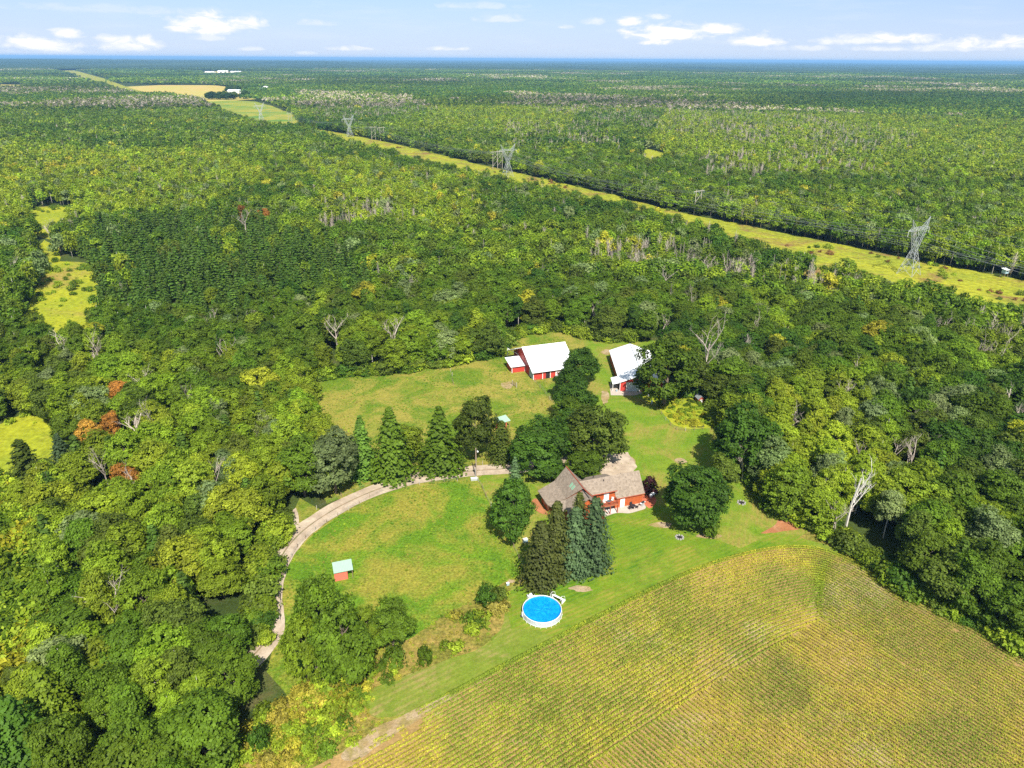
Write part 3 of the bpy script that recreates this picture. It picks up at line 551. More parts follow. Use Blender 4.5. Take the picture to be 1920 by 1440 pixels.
def coop():
    r = empty('chicken_coop', (*P(1309, 757), 0), R(12)); tag(r, 'little wooden coop with grey gabled roof at the back of the garden', 'coop')
    b = MB(); b.ext([(0, .3), (0, 1.5), (.9, 2.3), (1.8, 1.5), (1.8, .3)], 0, 2.2); b.build('wall', M['red_wood'], r)
    b = MB(); b.slab([(-.2, -.2, 1.45), (.9, -.2, 2.45), (.9, 2.4, 2.45), (-.2, 2.4, 1.45)], .07); b.slab([(.9, -.2, 2.45), (2.0, -.2, 1.45), (2.0, 2.4, 1.45), (.9, 2.4, 2.45)], .07); b.build('roof', M['grey_roof'], r)
    b = MB(); b.bb(.5, 1.3, -.05, 0, .4, 1.3); b.build('door', M['offwhite'], r)
    for x in (.1, 1.7):
        for y in (.1, 2.1): b = MB(); b.box((x, y, .15), (.12, .12, .3)); b.build('leg', M['post_wood'], r)
coop()
def farm(px, py, L_, D_, hw, hr_, rz, mat, rmat, label, name='farm_building'):
    r = empty(name, (*P(px, py), .6), R(rz)); tag(r, label, 'barn')
    b = MB(); b.extx([(0, 0), (0, hw), (D_ / 2, hr_), (D_, hw), (D_, 0)], 0, L_); b.build('wall', mat, r)
    b = MB(); e = .6; b.slab([(-e, -e, hw), (L_ + e, -e, hw), (L_ + e, D_ / 2, hr_ + .3), (-e, D_ / 2, hr_ + .3)], .2); b.slab([(-e, D_ / 2, hr_ + .3), (L_ + e, D_ / 2, hr_ + .3), (L_ + e, D_ + e, hw), (-e, D_ + e, hw)], .2); b.build('roof', rmat, r)
    b = MB(); b.bb(L_ * .4, L_ * .6, -.15, .05, 0, hw * .75); b.build('door', M['dark'], r)
farm(427, 175.5, 42, 14, 7, 10, -8, M['white'], M['white_metal'], 'long white farm building in the golden field, left of its dark trees')
farm(448, 175.5, 16, 12, 5, 8, 6, M['offwhite'], M['grey_roof'], 'small white farmhouse between the dark trees of the golden field')
farm(457, 175.2, 18, 12, 5, 9, 10, M['white'], M['white_metal'], 'second small white building right of the far farmhouse')
farm(482, 173, 20, 16, 6, 11, 0, M['offwhite'], M['bluegrey'], 'pale barn beside the far round silo dome')
def silo(px, py):
    r = empty('silo', (*P(px, py), .5)); tag(r, 'round silo with a white dome roof near the far farm', 'silo')
    b = MB(); b.lathe([(11, 0), (11, 6)], 24); b.build('wall', M['offwhite'], r); b = MB(); b.lathe([(11.2, 6), (9.8, 10), (6.5, 13), (.01, 14.5)], 24); b.build('dome', M['white'], r, True)
silo(499, 171)
for i, (x, y, l, lb) in enumerate([(384, 138.5, 60, 'long low white roof at the left end of the distant clearing'), (408, 136.8, 45, 'pale shed in the middle of the distant clearing'), (419, 136.6, 30, 'small white shed right of the middle of the distant clearing'), (432, 138, 70, 'longest pale roof at the right end of the distant clearing'), (279, 124, 60, 'white roof among far trees left of the distant clearing'), (294, 123.5, 45, 'second white roof among far trees left of the distant clearing'), (118, 108.5, 90, 'white building near the horizon above the far end of the corridor'), (90, 106.5, 70, 'white building near the horizon, farthest at the left')]):
    farm(x, y, l, 24, 9, 14, 10 * (i % 3) - 8, M['white'], M['white_metal'] if i % 2 else M['offwhite'], lb)
# ------------------------------------------------------------------ pool
def pool():
    c = P(1016, 1151); r = empty('swimming_pool', (*c, 0), R(10)); tag(r, 'round above ground pool with bright blue cover and white frame', 'pool')
    RR = 3.62; hh = 1.25
    b = MB(); b.lathe([(RR, 0), (RR, hh), (RR - .03, hh), (RR - .03, 0)], 64); b.build('pool_wall', M['liner'], r)
    b = MB(); n = 64
    for k in range(n):
        a, a2 = 2 * math.pi * k / n, 2 * math.pi * (k + 1) / n
        b.tube([((RR + .03) * math.cos(a), (RR + .03) * math.sin(a), hh), ((RR + .03) * math.cos(a2), (RR + .03) * math.sin(a2), hh)], .055, 6)
    b.build('top_rail', M['white'], r)
    b = MB()
    for k in range(n):
        a, a2 = 2 * math.pi * k / n, 2 * math.pi * (k + 1) / n
        b.tube([((RR + .16) * math.cos(a), (RR + .16) * math.sin(a), .32), ((RR + .16) * math.cos(a2), (RR + .16) * math.sin(a2), .32)], .03, 5)
    b.build('lower_rail', M['white'], r)
    for k in range(24):
        a = 2 * math.pi * k / 24; b = MB(); b.tube([((RR + .08) * math.cos(a), (RR + .08) * math.sin(a), hh), ((RR + .16) * math.cos(a), (RR + .16) * math.sin(a), .3), ((RR + .3) * math.cos(a), (RR + .3) * math.sin(a), 0)], .028, 5); b.build('pool_leg', M['white'], r)
    # wrinkled cover lying on the water
    n, k = 160, 60; b = MB(); rs = np.linspace(0, 1, k)
    for i, q in enumerate(rs):
        for j in range(n):
            a = 2 * math.pi * j / n; x, y = q * math.cos(a), q * math.sin(a)
            z = 1.02 + .045 * min(1, q * 5) * math.sin(a * 7 + 4 * math.sin(q * 3)) * math.exp(-((q - .3) / .25) ** 2) + .09 * (fbm(x, y, .32, 3) - .5) * (.4 + q) + .10 * (fbm(x, y, .09, 5) - .5) * float(x < .5 and y < .15) * q + .13 * max(0, q - .93) / .07
            z += .06 * math.exp(-((x - y * .8) / .035) ** 2) * float(y > -.2)
            b.v.append((x * (RR - .1), y * (RR - .1), float(z)))
    for i in range(k - 1):
        for j in range(n): j2 = (j + 1) % n; b.f.append((i * n + j, i * n + j2, (i + 1) * n + j2, (i + 1) * n + j))
    m, nt, out = newmat('pool_cover'); tc = N(nt, 'ShaderNodeTexCoord').outputs['Object']; f = noise(nt, tc, 1.6, 5, .7, .8)
    cc = mixc(nt, mrange(nt, f, .35, .7), (.0, .17, .68), (.005, .33, .86)); bsdf(nt, out, cc, .28, .5, bump=noise(nt, tc, 5, 3), bstr=.15, bdist=.05); b.build('pool_cover', m, r, True)
    # pump filter at the left, with hoses
    q = P(981, 1155); lo = Vector((q[0], q[1], 0)); e = empty('pool_filter', lo, R(20)); tag(e, 'pale pool pump and filter on the grass at the left of the pool', 'pool filter')
    b = MB(); b.lathe([(.001, .08), (.3, .08), (.33, .2), (.33, .75), (.25, .92), (.1, 1.0), (.001, 1.0)], 18); b.build('filter_tank', M['offwhite'], e, True)
    b = MB(); b.box((.0, 0, .04), (1.1, .6, .08)); b.build('base', M['black'], e); b = MB(); b.tube([(.35, 0, .3), (.75, 0, .3)], .15, 10); b.build('pump', M['bluegrey'], e)
    b = MB(); b.tube([(.2, .1, .9), (.5, .5, 1.0), (.9, .9, .9), (1.2, 1.1, .7)], .045, 6); b.build('hose', M['bluegrey'], e)
    # entry steps at the back
    q = P(1045, 1128); e = empty('pool_steps', (q[0], q[1], 0), R(-35)); tag(e, 'white plastic entry steps leaning over the right rear rim of the pool', 'pool steps')
    b = MB()
    for i in range(4): b.bb(-1.1, 1.1, -.2 + i * .32, .12 + i * .32, 1.15 - i * .3, 1.22 - i * .3)
    for x in (-1.12, 1.12): b.extx([(-.25, 0), (-.25, 1.25), (.05, 1.25), (1.15, .3), (1.15, 0)], x - .04, x + .04)
    b.build('stairs', M['white'], e)
    for x in (-1.1, 1.1): b = MB(); b.tube([(x, 1.0, .5), (x, .8, 1.3), (x, -.2, 2.0), (x, -.7, 1.9), (x, -.8, 1.3)], .035, 6); b.build('handrail', M['white'], e)
    q = P(995.5, 1121); e = empty('storage_box', (q[0], q[1], 0), R(28)); tag(e, 'white plastic storage box on the grass behind the pool', 'box')
    b = MB(); b.box((0, 0, .35), (1.35, .85, .7), top=.95); b.build('box_body', M['offwhite'], e); b = MB(); b.box((0, 0, .75), (1.4, .9, .1), top=.92); b.build('lid', M['white'], e)
pool()
# ------------------------------------------------------------------ fences and posts
def fence(name, label, pix, h=1.3, wires=(.45, .8, 1.15), mat='post_wood', rad=.075):
    pts = [P(a, b) for a, b in pix]; r = empty(name, (*pts[0], 0)); tag(r, label, 'fence')
    for i, p in enumerate(pts):
        q = p - pts[0]; b = MB(); b.tube([(q[0], q[1], -.1), (q[0] + random.uniform(-.04, .04), q[1] + random.uniform(-.04, .04), h * random.uniform(.93, 1.06))], rad * random.uniform(.85, 1.15), 6); b.build('post', M['post_white'] if (i % 3 == 0 and mat == 'post_wood') else M[mat], r)
    b = MB()
    for z in wires: b.tube([(*(p - pts[0]), z) for p in pts], .012, 4)
    b.build('wire', M['wire'], r)
dp = [(x / 4.5 + 480, y / 4.5 + 860) for x, y in [(1700, 190), (1588, 200), (1485, 208), (1380, 220), (1270, 238), (1162, 255), (1062, 284), (962, 332), (872, 384), (782, 436), (690, 493), (597, 548), (502, 608), (420, 678), (352, 750), (303, 834), (263, 911), (228, 1007), (213, 1096), (207, 1185), (208, 1276), (205, 1370)]]
fence('driveway_fence', 'wire fence on short posts along the inner curve of the driveway', dp)
fence('house_side_fence', 'wire fence from the white box down past the linden to the weeds', [(897, 903), (905, 917), (911, 932), (921, 950), (930, 968), (941, 988), (954, 1008), (963, 1026), (973, 1048), (982, 1068), (983, 1085), (975, 1093)], wires=(.4, .75, 1.1))
fence('upper_pasture_fence', 'old wire fence running from the barn corner towards the oak row', [(1003, 716), (1013, 727), (1022, 738), (1031, 750), (1040, 762), (1048, 776), (1052, 792)])
fence('roadside_fence', 'posts on the outer side of the driveway under the roadside trees', [(594, 956), (640, 933), (700, 908), (760, 893), (820, 884), (850, 880), (905, 872)], wires=(.5, .9), rad=.06)
fence('barn_paddock_fence', 'short wire fence left of the barn lean-to', [(845, 697), (848, 716), (850, 722), (848, 705)], wires=(.9,))
fence('garden_fence', 'low dark wire fence along the lower edge of the garden', [(1222, 760), (1232, 768), (1240, 777), (1248, 788), (1257, 798), (1268, 806), (1285, 808), (1302, 807), (1318, 805)], h=1.1, wires=(.3, .6, .95))
def gate_panel():
    a, b_ = P(960.5, 722), P(968.5, 727); r = empty('hay_feeder', (*a, 0), math.atan2(*(b_ - a)[::-1])); tag(r, 'dark slatted hay feeder panel standing in the upper pasture', 'feeder'); L_ = float(np.hypot(*(b_ - a)))
    b = MB()
    for z in (.3, .65, 1.0, 1.35): b.bb(0, L_, -.03, .03, z, z + .16)
    b.build('slat_panel', M['post_wood'], r)
    for x in (0, L_): b = MB(); b.bb(x - .07, x + .07, -.08, .08, 0, 1.8); b.build('post', M['post_white'], r)
gate_panel()
def utility_pole():
    q = P(893, 894); r = empty('utility_pole', (*q, 0)); tag(r, 'wooden utility pole with a yard light beside the driveway', 'utility pole')
    b = MB(); b.tube([(0, 0, 0), (0, 0, 8.2)], [.16, .11], 8); b.build('pole', M['pole_wood'], r)
    b = MB(); b.tube([(0, 0, 7.6), (.4, -.5, 7.9), (.5, -.8, 7.85)], .035, 5); a = b.build('lamp_arm', M['steel'], r); b = MB(); b.lathe([(.05, 8.0), (.2, 7.85), (.22, 7.7), (.02, 7.66)], 12, (.5, -.9)); b.build('lamp', M['white'], a)
    b = MB(); b.box((-.24, -.05, 3.4), (.3, .3, .9)); b.build('meter_box', M['dark'], r); b = MB(); b.tube([(-.2, 0, 0), (-.2, 0, 3)], .05, 6); b.build('conduit', M['steel'], r)
    q = P(889, 900); r = empty('water_trough', (*q, 0), R(9)); tag(r, 'pale grey rectangular trough at the foot of the utility pole', 'trough')
    b = MB(); b.box((0, 0, .3), (1.6, .75, .6), top=1.05); b.build('tub', M['steel'], r); b = MB(); b.box((0, 0, .61), (1.68, .8, .05)); b.build('rim', M['offwhite'], r)
utility_pole()
def small_box(px, py, name, label, cat, d, mat, top):
    r = empty(name, (*P(px, py), 0), R(25)); tag(r, label, cat); b = MB(); b.box((0, 0, d[2] / 2), d, top=.96); b.build('body', mat, r); b = MB(); b.box((0, 0, d[2] + .03), (d[0] * 1.08, d[1] * 1.08, .07)); b.build('lid', top, r)
small_box(985, 1017, 'electrical_box', 'pale blue green utility box on the grass left of the dark spruce grove', 'utility box', (.9, .7, .9), M['bluegrey'], M['offwhite'])
small_box(952, 1097, 'gate_battery_box', 'tiny white and blue box at the lower corner of the pasture fence', 'box', (.55, .4, .5), M['bluegrey'], M['white'])
def fire_ring(px, py, lb, n, rad):
    q = P(px, py); r = empty('fire_ring', (*q, 0)); tag(r, lb, 'fire ring'); b = MB()
    for k in range(n): a = 2 * math.pi * k / n + random.uniform(-.1, .1); b.box((rad * math.cos(a), rad * math.sin(a), .13), (.42, .36, .3), a, top=.75)
    b.build('stone_ring', M['stone'], r); b = MB(); b.lathe([(.001, .12), (rad * .8, .06)], 12); b.build('ash_bed', M['dark'], r)
fire_ring(1274, 1008, 'rough stone ring on the striped lawn', 9, .8); fire_ring(1390, 943, 'low stone ring in the yard near the right forest', 8, .85)
def stand(px, py):
    r = empty('deer_stand', (*P(px, py), 0), R(20)); tag(r, 'pale blue roofed deer stand by the corridor edge', 'deer stand')
    for x in (-.9, .9):
        for y in (-.9, .9): b = MB(); b.tube([(x * 1.3, y * 1.3, 0), (x, y, 2.6)], .09, 5); b.build('leg', M['post_wood'], r)
    b = MB(); b.box((0, 0, 3.5), (2.1, 2.1, 1.8)); b.build('cabin', M['bluegrey'], r); b = MB(); b.slab([(-1.4, -1.4, 4.5), (1.4, -1.4, 4.5), (1.4, 1.4, 4.9), (-1.4, 1.4, 4.9)], .12); b.build('roof', M['white'], r); b = MB(); b.bb(-.7, .7, -1.09, -1.04, 3.5, 4.1); b.build('window', M['dark'], r)
stand(1881, 522)
# ------------------------------------------------------------------ transmission towers and lines
def pylon(px, py, rz, label, h=28., thick=.085, simple=False):
    q = P(px, py); r = empty('lattice_pylon', (*q, 0), rz); tag(r, label, 'pylon', 'lattice pylons along the corridor'); k = h / 28.
    def T(b, a, c, t=thick): b.tube([Vector(a) * k, Vector(c) * k], t, 4)
    b = MB(); W0, W1, zw = 3.9, 1.0, 12.5
    cs = [(-1, -1), (1, -1), (1, 1), (-1, 1)]
    lv = [0, 4.5, 8.2, 10.7, zw]; wd = [W0 + (W1 - W0) * z / zw for z in lv]
    for (x, y) in cs: T(b, (x * W0, y * W0, 0), (x * W1, y * W1, zw), thick * 1.3)
    for i in range(4):
        for j in range(4):
            (x, y), (x2, y2) = cs[j], cs[(j + 1) % 4]
            T(b, (x * wd[i], y * wd[i], lv[i]), (x2 * wd[i + 1], y2 * wd[i + 1], lv[i + 1]), thick * .8); T(b, (x2 * wd[i], y2 * wd[i], lv[i]), (x * wd[i + 1], y * wd[i + 1], lv[i + 1]), thick * .8)
            T(b, (x * wd[i + 1], y * wd[i + 1], lv[i + 1]), (x2 * wd[i + 1], y2 * wd[i + 1], lv[i + 1]), thick * .7)
    b.build('leg_frame', M['steel'], r)
    for s in (-1, 1):
        b = MB(); pts = [(0., 13.), (2.3, 17.), (4.6, 21.3)]
        for y in (-.9, .9):
            T(b, (s * 1.0, y, zw), (s * 5.6, y * .8, 22.), thick * 1.1); T(b, (-s * .1, y, zw + 1.5), (s * 4.0, y * .8, 22.), thick * 1.0)
            for a in range(5):
                t0, t1 = a / 5, (a + 1) / 5
                p0 = (s * (1 + 4.6 * t0), y, zw + 9.5 * t0); p1 = (s * (-.1 + 4.1 * t1), y, zw + 1.5 + 8 * t1); T(b, p0, p1, thick * .7)
        for a in range(5): t0 = a / 5; z = zw + 9.5 * t0; x = s * (1 + 4.6 * t0); T(b, (x, -.9, z), (x + s * .9, .9, z + 1.9), thick * .7)
        b.build('upper_arm', M['steel'], r)
        b = MB(); pk = (s * 7.6, 0, 27.6)
        for y in (-.7, .7): T(b, (s * 5.6, y, 22.), pk); T(b, (s * 3.6, y, 23.2), pk); T(b, (s * 5.0, y, 23.2), (s * 6.4, 0, 25.4), thick * .7)
        b.build('earth_wire_peak', M['steel'], r)
    b = MB()
    for y in (-.7, .7):
        T(b, (-9.2, 0, 22.2), (-5.5, y, 22.)); T(b, (9.2, 0, 22.2), (5.5, y, 22.)); T(b, (-5.5, y, 22.), (5.5, y, 22.)); T(b, (-5.5, y, 23.2), (5.5, y, 23.2)); T(b, (-9.2, 0, 22.3), (-5.2, y, 23.3)); T(b, (9.2, 0, 22.3), (5.2, y, 23.3))
        for i in range(8): x = -5.5 + i * 1.375; T(b, (x, y, 22. if i % 2 else 23.2), (x + 1.375, y, 23.2 if i % 2 else 22.), thick * .7)
    b.build('crossarm', M['steel'], r)
    for x in (-8.9, 0, 8.9): b = MB(); T(b, (x, 0, 22.), (x, 0, 19.6), .1); b.build('insulator', M['offwhite'], r)
    return q
def hframe(px, py, rz, label, n=2, h=17.):
    q = P(px, py); r = empty('wooden_h_frame', (*q, 0), rz); tag(r, label, 'power pole', 'wooden H frame poles along the corridor')
    xs = [-2.6, 2.6] if n == 2 else [-5.2, 0, 5.2]
    for x in xs: b = MB(); b.tube([(x, 0, 0), (x, 0, h)], [.24, .17], 6); b.build('pole', M['post_white'], r)
    e = max(xs) + 2.2; b = MB(); b.box((0, 0, h - 1.2), (2 * e, .35, .35)); b.build('crossarm', M['post_white'], r)
    b = MB()
    for a, c in zip(xs, xs[1:]): b.tube([(a, 0, h - 8.5), (c, 0, h - 3)], .11, 5); b.tube([(c, 0, h - 8.5), (a, 0, h - 3)], .11, 5); b.tube([(a, 0, h - 14), (c, 0, h - 9)], .11, 5)
    b.build('brace', M['post_white'], r)
    for x in (-e + .2, 0, e - .2): b = MB(); b.tube([(x, 0, h - 1.3), (x, 0, h - 2.5)], .09, 5); b.build('insulator', M['bluegrey'], r)
    return q
RZ = R(33)
PY = [pylon(1703, 515, RZ, 'tallest nearest lattice pylon, at the right of the corridor'), pylon(952, 331, RZ, 'second lattice pylon beside the dark H frame pole'), pylon(656, 257, RZ, 'third lattice pylon, left of the paired H frame poles', thick=.11), pylon(490, 226, RZ, 'faint farthest lattice pylon standing in the green striped field', thick=.13)]
HF = [hframe(1306, 403, RZ, 'lone wooden H frame pole halfway between the two nearest pylons'), hframe(933, 317, RZ, 'wooden H frame poles just left of the second pylon', 3), hframe(701, 263, RZ, 'left one of the paired wooden H frames right of the third pylon'), hframe(717, 264, RZ, 'right one of the paired wooden H frames right of the third pylon'), hframe(545, 232, RZ, 'distant wooden H frame at the lower end of the green field')]
def wires():
    ax = np.array([math.cos(RZ), math.sin(RZ)])
    P0 = PY[0] + (PY[0] - PY[1]) * .8; chain = [P0] + PY; H0 = HF[0] + (HF[0] - HF[1]) * 1.2; ch2 = [H0, HF[0], HF[1], HF[2], HF[4]]
    def line(chain, off, h, sag, label, nm, rad):
        pts = []
        for a, b_ in zip(chain, chain[1:]):
            for t in np.linspace(0, 1, 14)[:-1]: q = a + (b_ - a) * t + ax * off; pts.append((q[0], q[1], h - sag * 4 * t * (1 - t)))
        q = chain[-1] + ax * off; pts.append((q[0], q[1], h)); o = pts[0]
        b = MB(); b.tube([(p[0] - o[0], p[1] - o[1], p[2] - o[2]) for p in pts], rad, 4); ob = b.build(nm, M['wire'], None); ob.location = o; tag(ob, label, 'power line')
    for x, s in ((-8.9, 'near outer'), (0, 'middle'), (8.9, 'far outer')): line(chain, x, 19.6, 9, f'{s} dark sagging conductor strung between the lattice pylons', 'conductor_wire', .09)
    for x, s in ((-7.6, 'nearer'), (7.6, 'farther')): line(chain, x, 27.6, 6, f'{s} thin earth wire on the tips of the lattice pylons', 'earth_wire', .055)
    for x, s in ((-4.4, 'lower left'), (0, 'centre'), (4.4, 'upper right')): line(ch2, x, 14.5, 5, f'{s} conductor strung between the wooden H frames', 'conductor_wire', .08)
wires()
# ------------------------------------------------------------------ foliage meshes
def unit(a): return a / np.maximum(np.linalg.norm(a, axis=-1, keepdims=True), 1e-9)
def leaf_mesh(name, c, n, s, lv, mats, tc=None, el=.75, tubes=None):
    g_ = np.random.default_rng(len(c) + 5); N_ = len(c); n = unit(n); r = g_.normal(size=(N_, 3)); u = unit(r - n * (r * n).sum(1)[:, None]); v = np.cross(n, u)
    s = np.asarray(s)[:, None]; V = np.stack([c + u * s, c + v * s * el + n * s * .18, c - u * s, c - v * s * el + n * s * .18], 1).reshape(-1, 3) if N_ else np.zeros((0, 3))
    loops = np.arange(4 * N_); tot = np.full(N_, 4); mi = np.zeros(N_, int); lv = np.asarray(lv, float)
    if tubes is not None and tubes.v:
        tv = np.array(tubes.v); l2 = np.concatenate([np.array(f) for f in tubes.f]) + len(V); t2 = np.array([len(f) for f in tubes.f])
        V = np.concatenate([V, tv]); loops = np.concatenate([loops, l2]); tot = np.concatenate([tot, t2]); mi = np.concatenate([mi, np.full(len(t2), 1 if N_ else 0)]); lv = np.concatenate([lv, np.full(len(t2), .4)])
        if tc is not None: tc = np.concatenate([tc, np.full((len(t2), 3), .2)])
    me = bpy.data.meshes.new(name); me.vertices.add(len(V)); me.vertices.foreach_set('co', V.astype(np.float32).ravel()); me.loops.add(len(loops)); me.loops.foreach_set('vertex_index', loops.astype(np.int32))
    me.polygons.add(len(tot)); me.polygons.foreach_set('loop_start', (np.cumsum(tot) - tot).astype(np.int32)); me.polygons.foreach_set('loop_total', tot.astype(np.int32)); me.polygons.foreach_set('material_index', mi.astype(np.int32))
    for m in mats: me.materials.append(m)
    a = me.attributes.new('lv', 'FLOAT', 'FACE'); a.data.foreach_set('value', lv.astype(np.float32))
    if tc is not None: a = me.attributes.new('tc', 'FLOAT_COLOR', 'FACE'); a.data.foreach_set('color', np.concatenate([tc, np.ones((len(tc), 1))], 1).astype(np.float32).ravel())
    me.update(calc_edges=True); return me
def crown_broad(g, R_, zb, zt, lobes, clumps, leaves, ls, lobr=.42, rag=1.):
    zc, hz = zb + (zt - zb) * .42, (zt - zb) * .58; k = np.arange(lobes) + .5
    ph = np.pi * (1 + 5 ** .5) * k + g.uniform(0, 6); zz = 1 - k / lobes * 1.62; zz += g.normal(0, .08, lobes); zz = np.clip(zz, -.75, 1); rr = np.sqrt(1 - zz ** 2)
    D = np.stack([rr * np.cos(ph), rr * np.sin(ph), zz], 1); D = unit(D + g.normal(0, .13 * rag, D.shape)); q = g.uniform(.50, .86, lobes)[:, None]
    L = D * q * np.array([R_, R_, hz * np.where(1, 1, 1)]) + np.array([0, 0, zc]); lr = lobr * R_ * g.uniform(.7, 1.3, lobes)
    dd = unit(g.normal(size=(lobes, clumps * 2, 3))); sc = (dd * D[:, None]).sum(-1) + .35 * dd[..., 2]; o = np.argsort(-sc + g.uniform(0, .9, sc.shape), 1)[:, :clumps]; dd = np.take_along_axis(dd, o[..., None], 1)
    cl = L[:, None] + dd * (lr[:, None, None] * g.uniform(.72, 1.08, (lobes, clumps, 1))) * np.array([1, 1, .8])
    c = cl[:, :, None] + g.normal(0, 1, (lobes, clumps, leaves, 3)) * np.array([1, 1, .6]) * ls * 1.25
    n = dd[:, :, None] * .9 + np.array([0, 0, .55]) + g.normal(0, .42, c.shape)
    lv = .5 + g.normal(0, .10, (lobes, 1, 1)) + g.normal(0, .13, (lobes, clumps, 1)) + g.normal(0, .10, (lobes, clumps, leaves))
    return c.reshape(-1, 3), n.reshape(-1, 3), ls * g.uniform(.7, 1.3, c.reshape(-1, 3).shape[0]), np.clip(lv.ravel(), 0, 1)
def crown_conifer(g, R_, zb, zt, whorls, br, leaves, ls, pw=.85, droop=.22, plume=1.):
    c, n, s, l = [], [], [], []
    for i in range(whorls):
        t = (i + g.uniform(-.3, .3)) / whorls; z = zb + (zt - zb) * t; r = R_ * max(.03, (1 - t)) ** pw * (.5 + .5 * min(1, (t + .06) / .1)); nb = max(4, int(br * (.45 + .55 * (1 - t)))); a0 = g.uniform(0, 6)
        for j in range(nb):
            a = a0 + 2 * np.pi * j / nb + g.normal(0, .12); rb = r * g.uniform(.66, 1.18); f = np.linspace(.25, 1, leaves); lvb = .5 + g.normal(0, .13)
            rad = rb * f; zz = z - droop * rad + .34 * droop * rb * f ** 3; w_ = ls * (1.15 - .35 * f) * 1.2
            p = np.stack([rad * np.cos(a), rad * np.sin(a), zz], 1); side = np.array([-np.sin(a), np.cos(a), 0]); p = p + side * g.normal(0, .22 * plume, leaves)[:, None] * (r / R_ + .3) + g.normal(0, .06, p.shape)
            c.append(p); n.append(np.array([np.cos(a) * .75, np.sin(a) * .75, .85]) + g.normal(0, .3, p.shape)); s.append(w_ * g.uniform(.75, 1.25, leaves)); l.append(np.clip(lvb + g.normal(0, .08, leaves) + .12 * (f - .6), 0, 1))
    return np.concatenate(c), np.concatenate(n), np.concatenate(s), np.concatenate(l)
def trunk_tubes(g, zt, r0, limbs, zl, reach, n=6):
    b = MB(); pts = [(0, 0, -.2)]; x = y = 0.
    for t in (.3, .6, 1.): x += g.normal(0, .12); y += g.normal(0, .12); pts.append((x, y, zt * t))
    b.tube(pts, [r0, r0 * .8, r0 * .55, r0 * .2], n)
    for i in range(limbs):
        t = zl + (zt * .9 - zl) * (i + .5) / limbs; a = g.uniform(0, 6.28); L = reach * g.uniform(.6, 1.) * (1.15 - t / zt); p = Vector((x * t / zt, y * t / zt, t))
        b.tube([p, p + Vector((math.cos(a) * L * .5, math.sin(a) * L * .5, L * .35)), p + Vector((math.cos(a) * L, math.sin(a) * L, L * .8))], [r0 * .38, r0 * .24, r0 * .08], 4)
    return b
def dead_tubes(g, H_, r0, spread, depth=3, up=.9, n=4):
    b = MB()
    def grow(p, d, L, r, k):
        q = p + d * L * .5 + Vector(g.normal(0, .05 * L, 3)); e = q + (d + Vector(g.normal(0, .16, 3)) + Vector((0, 0, .1))).normalized() * L * .5
        b.tube([p, q, e], [r, r * .75, r * .5], n if k == depth else 3)
        if k == 0: return
        for i in range(4 if k > 1 else 3):
            t = g.uniform(.35, 1.); s0 = p.lerp(e, t); a = g.uniform(0, 6.28); sd_ = Vector((math.cos(a), math.sin(a), g.uniform(.3, 1.1) * up)).normalized()
            grow(s0, (d * .55 + sd_ * spread).normalized(), L * g.uniform(.38, .62), r * .45, k - 1)
    grow(Vector((0, 0, 0)), Vector((g.normal(0, .05), g.normal(0, .05), 1)).normalized(), H_ * .78, r0, depth); return b
PROTO = {}; pc = bpy.data.collections.new('tree_kinds')       # never linked to the scene: only the scattered forest reads it
def reg(kind, lod, me):
    o = bpy.data.objects.new('kind_%03d' % len(pc.objects), me); pc.objects.link(o); PROTO.setdefault((kind, lod), []).append(len(pc.objects) - 1); return o
KINDMESH = {}
def make_kind(kind, variants, fn, trk, bark):
    for v in range(variants):
        for lod in (0, 1, 2):
            g_ = np.random.default_rng(1000 + v * 7 + sum(map(ord, kind))); c, n, s, l = fn(g_, lod); tb = trk(np.random.default_rng(50 + v))
            if lod == 0: KINDMESH.setdefault(kind, []).append((leaf_mesh('crown', c, n, s, l, [M['leaf']]), tb.mesh('trunk', bark)))
            reg(kind, lod, leaf_mesh('tree', c, n, s, l, [M['leaf'], bark], tubes=tb if lod < 2 else None))
LB = [(24, 40, 14, .205), (18, 16, 4, .50), (9, 7, 2, 1.15)]
make_kind('broad', 5, lambda g, k: crown_broad(g, 4.2, 2.2, 12., *LB[k], rag=1.2), lambda g: trunk_tubes(g, 9.5, .28, 6, 3.5, 3.6), M['bark'])
make_kind('oak', 4, lambda g, k: crown_broad(g, 4.8, 2.4, 11.4, *[(32, 32, 13, .21), (22, 14, 4, .5), (10, 7, 2, 1.2)][k], lobr=.34, rag=1.6), lambda g: trunk_tubes(g, 9, .34, 8, 3, 4.4), M['bark'])
make_kind('aspen', 3, lambda g, k: crown_broad(g, 2.5, 4.2, 14., *[(22, 27, 12, .19), (14, 10, 4, .44), (7, 5, 2, .95)][k], lobr=.46, rag=1.7), lambda g: trunk_tubes(g, 13, .17, 5, 5, 1.8), M['pale_bark'])
make_kind('pine', 3, lambda g, k: crown_conifer(g, 2.5, 2.0, 13., *[(17, 9, 7, .36), (10, 7, 4, .62), (5, 5, 3, 1.1)][k], pw=.62, droop=-.1, plume=1.3), lambda g: trunk_tubes(g, 12.6, .2, 2, 6, .5), M['bark'])
make_kind('spruce', 3, lambda g, k: crown_conifer(g, 3.6, .4, 12., *[(32, 14, 14, .23), (14, 9, 5, .6), (7, 6, 3, 1.1)][k], pw=.8, droop=.2), lambda g: trunk_tubes(g, 11.8, .22, 0, 1, 1), M['bark'])
make_kind('fir', 3, lambda g, k: crown_conifer(g, 3.9, .3, 12., *[(30, 15, 14, .22), (14, 9, 5, .6), (7, 6, 3, 1.1)][k], pw=.52, droop=.12, plume=1.3), lambda g: trunk_tubes(g, 11.8, .22, 0, 1, 1), M['bark'])
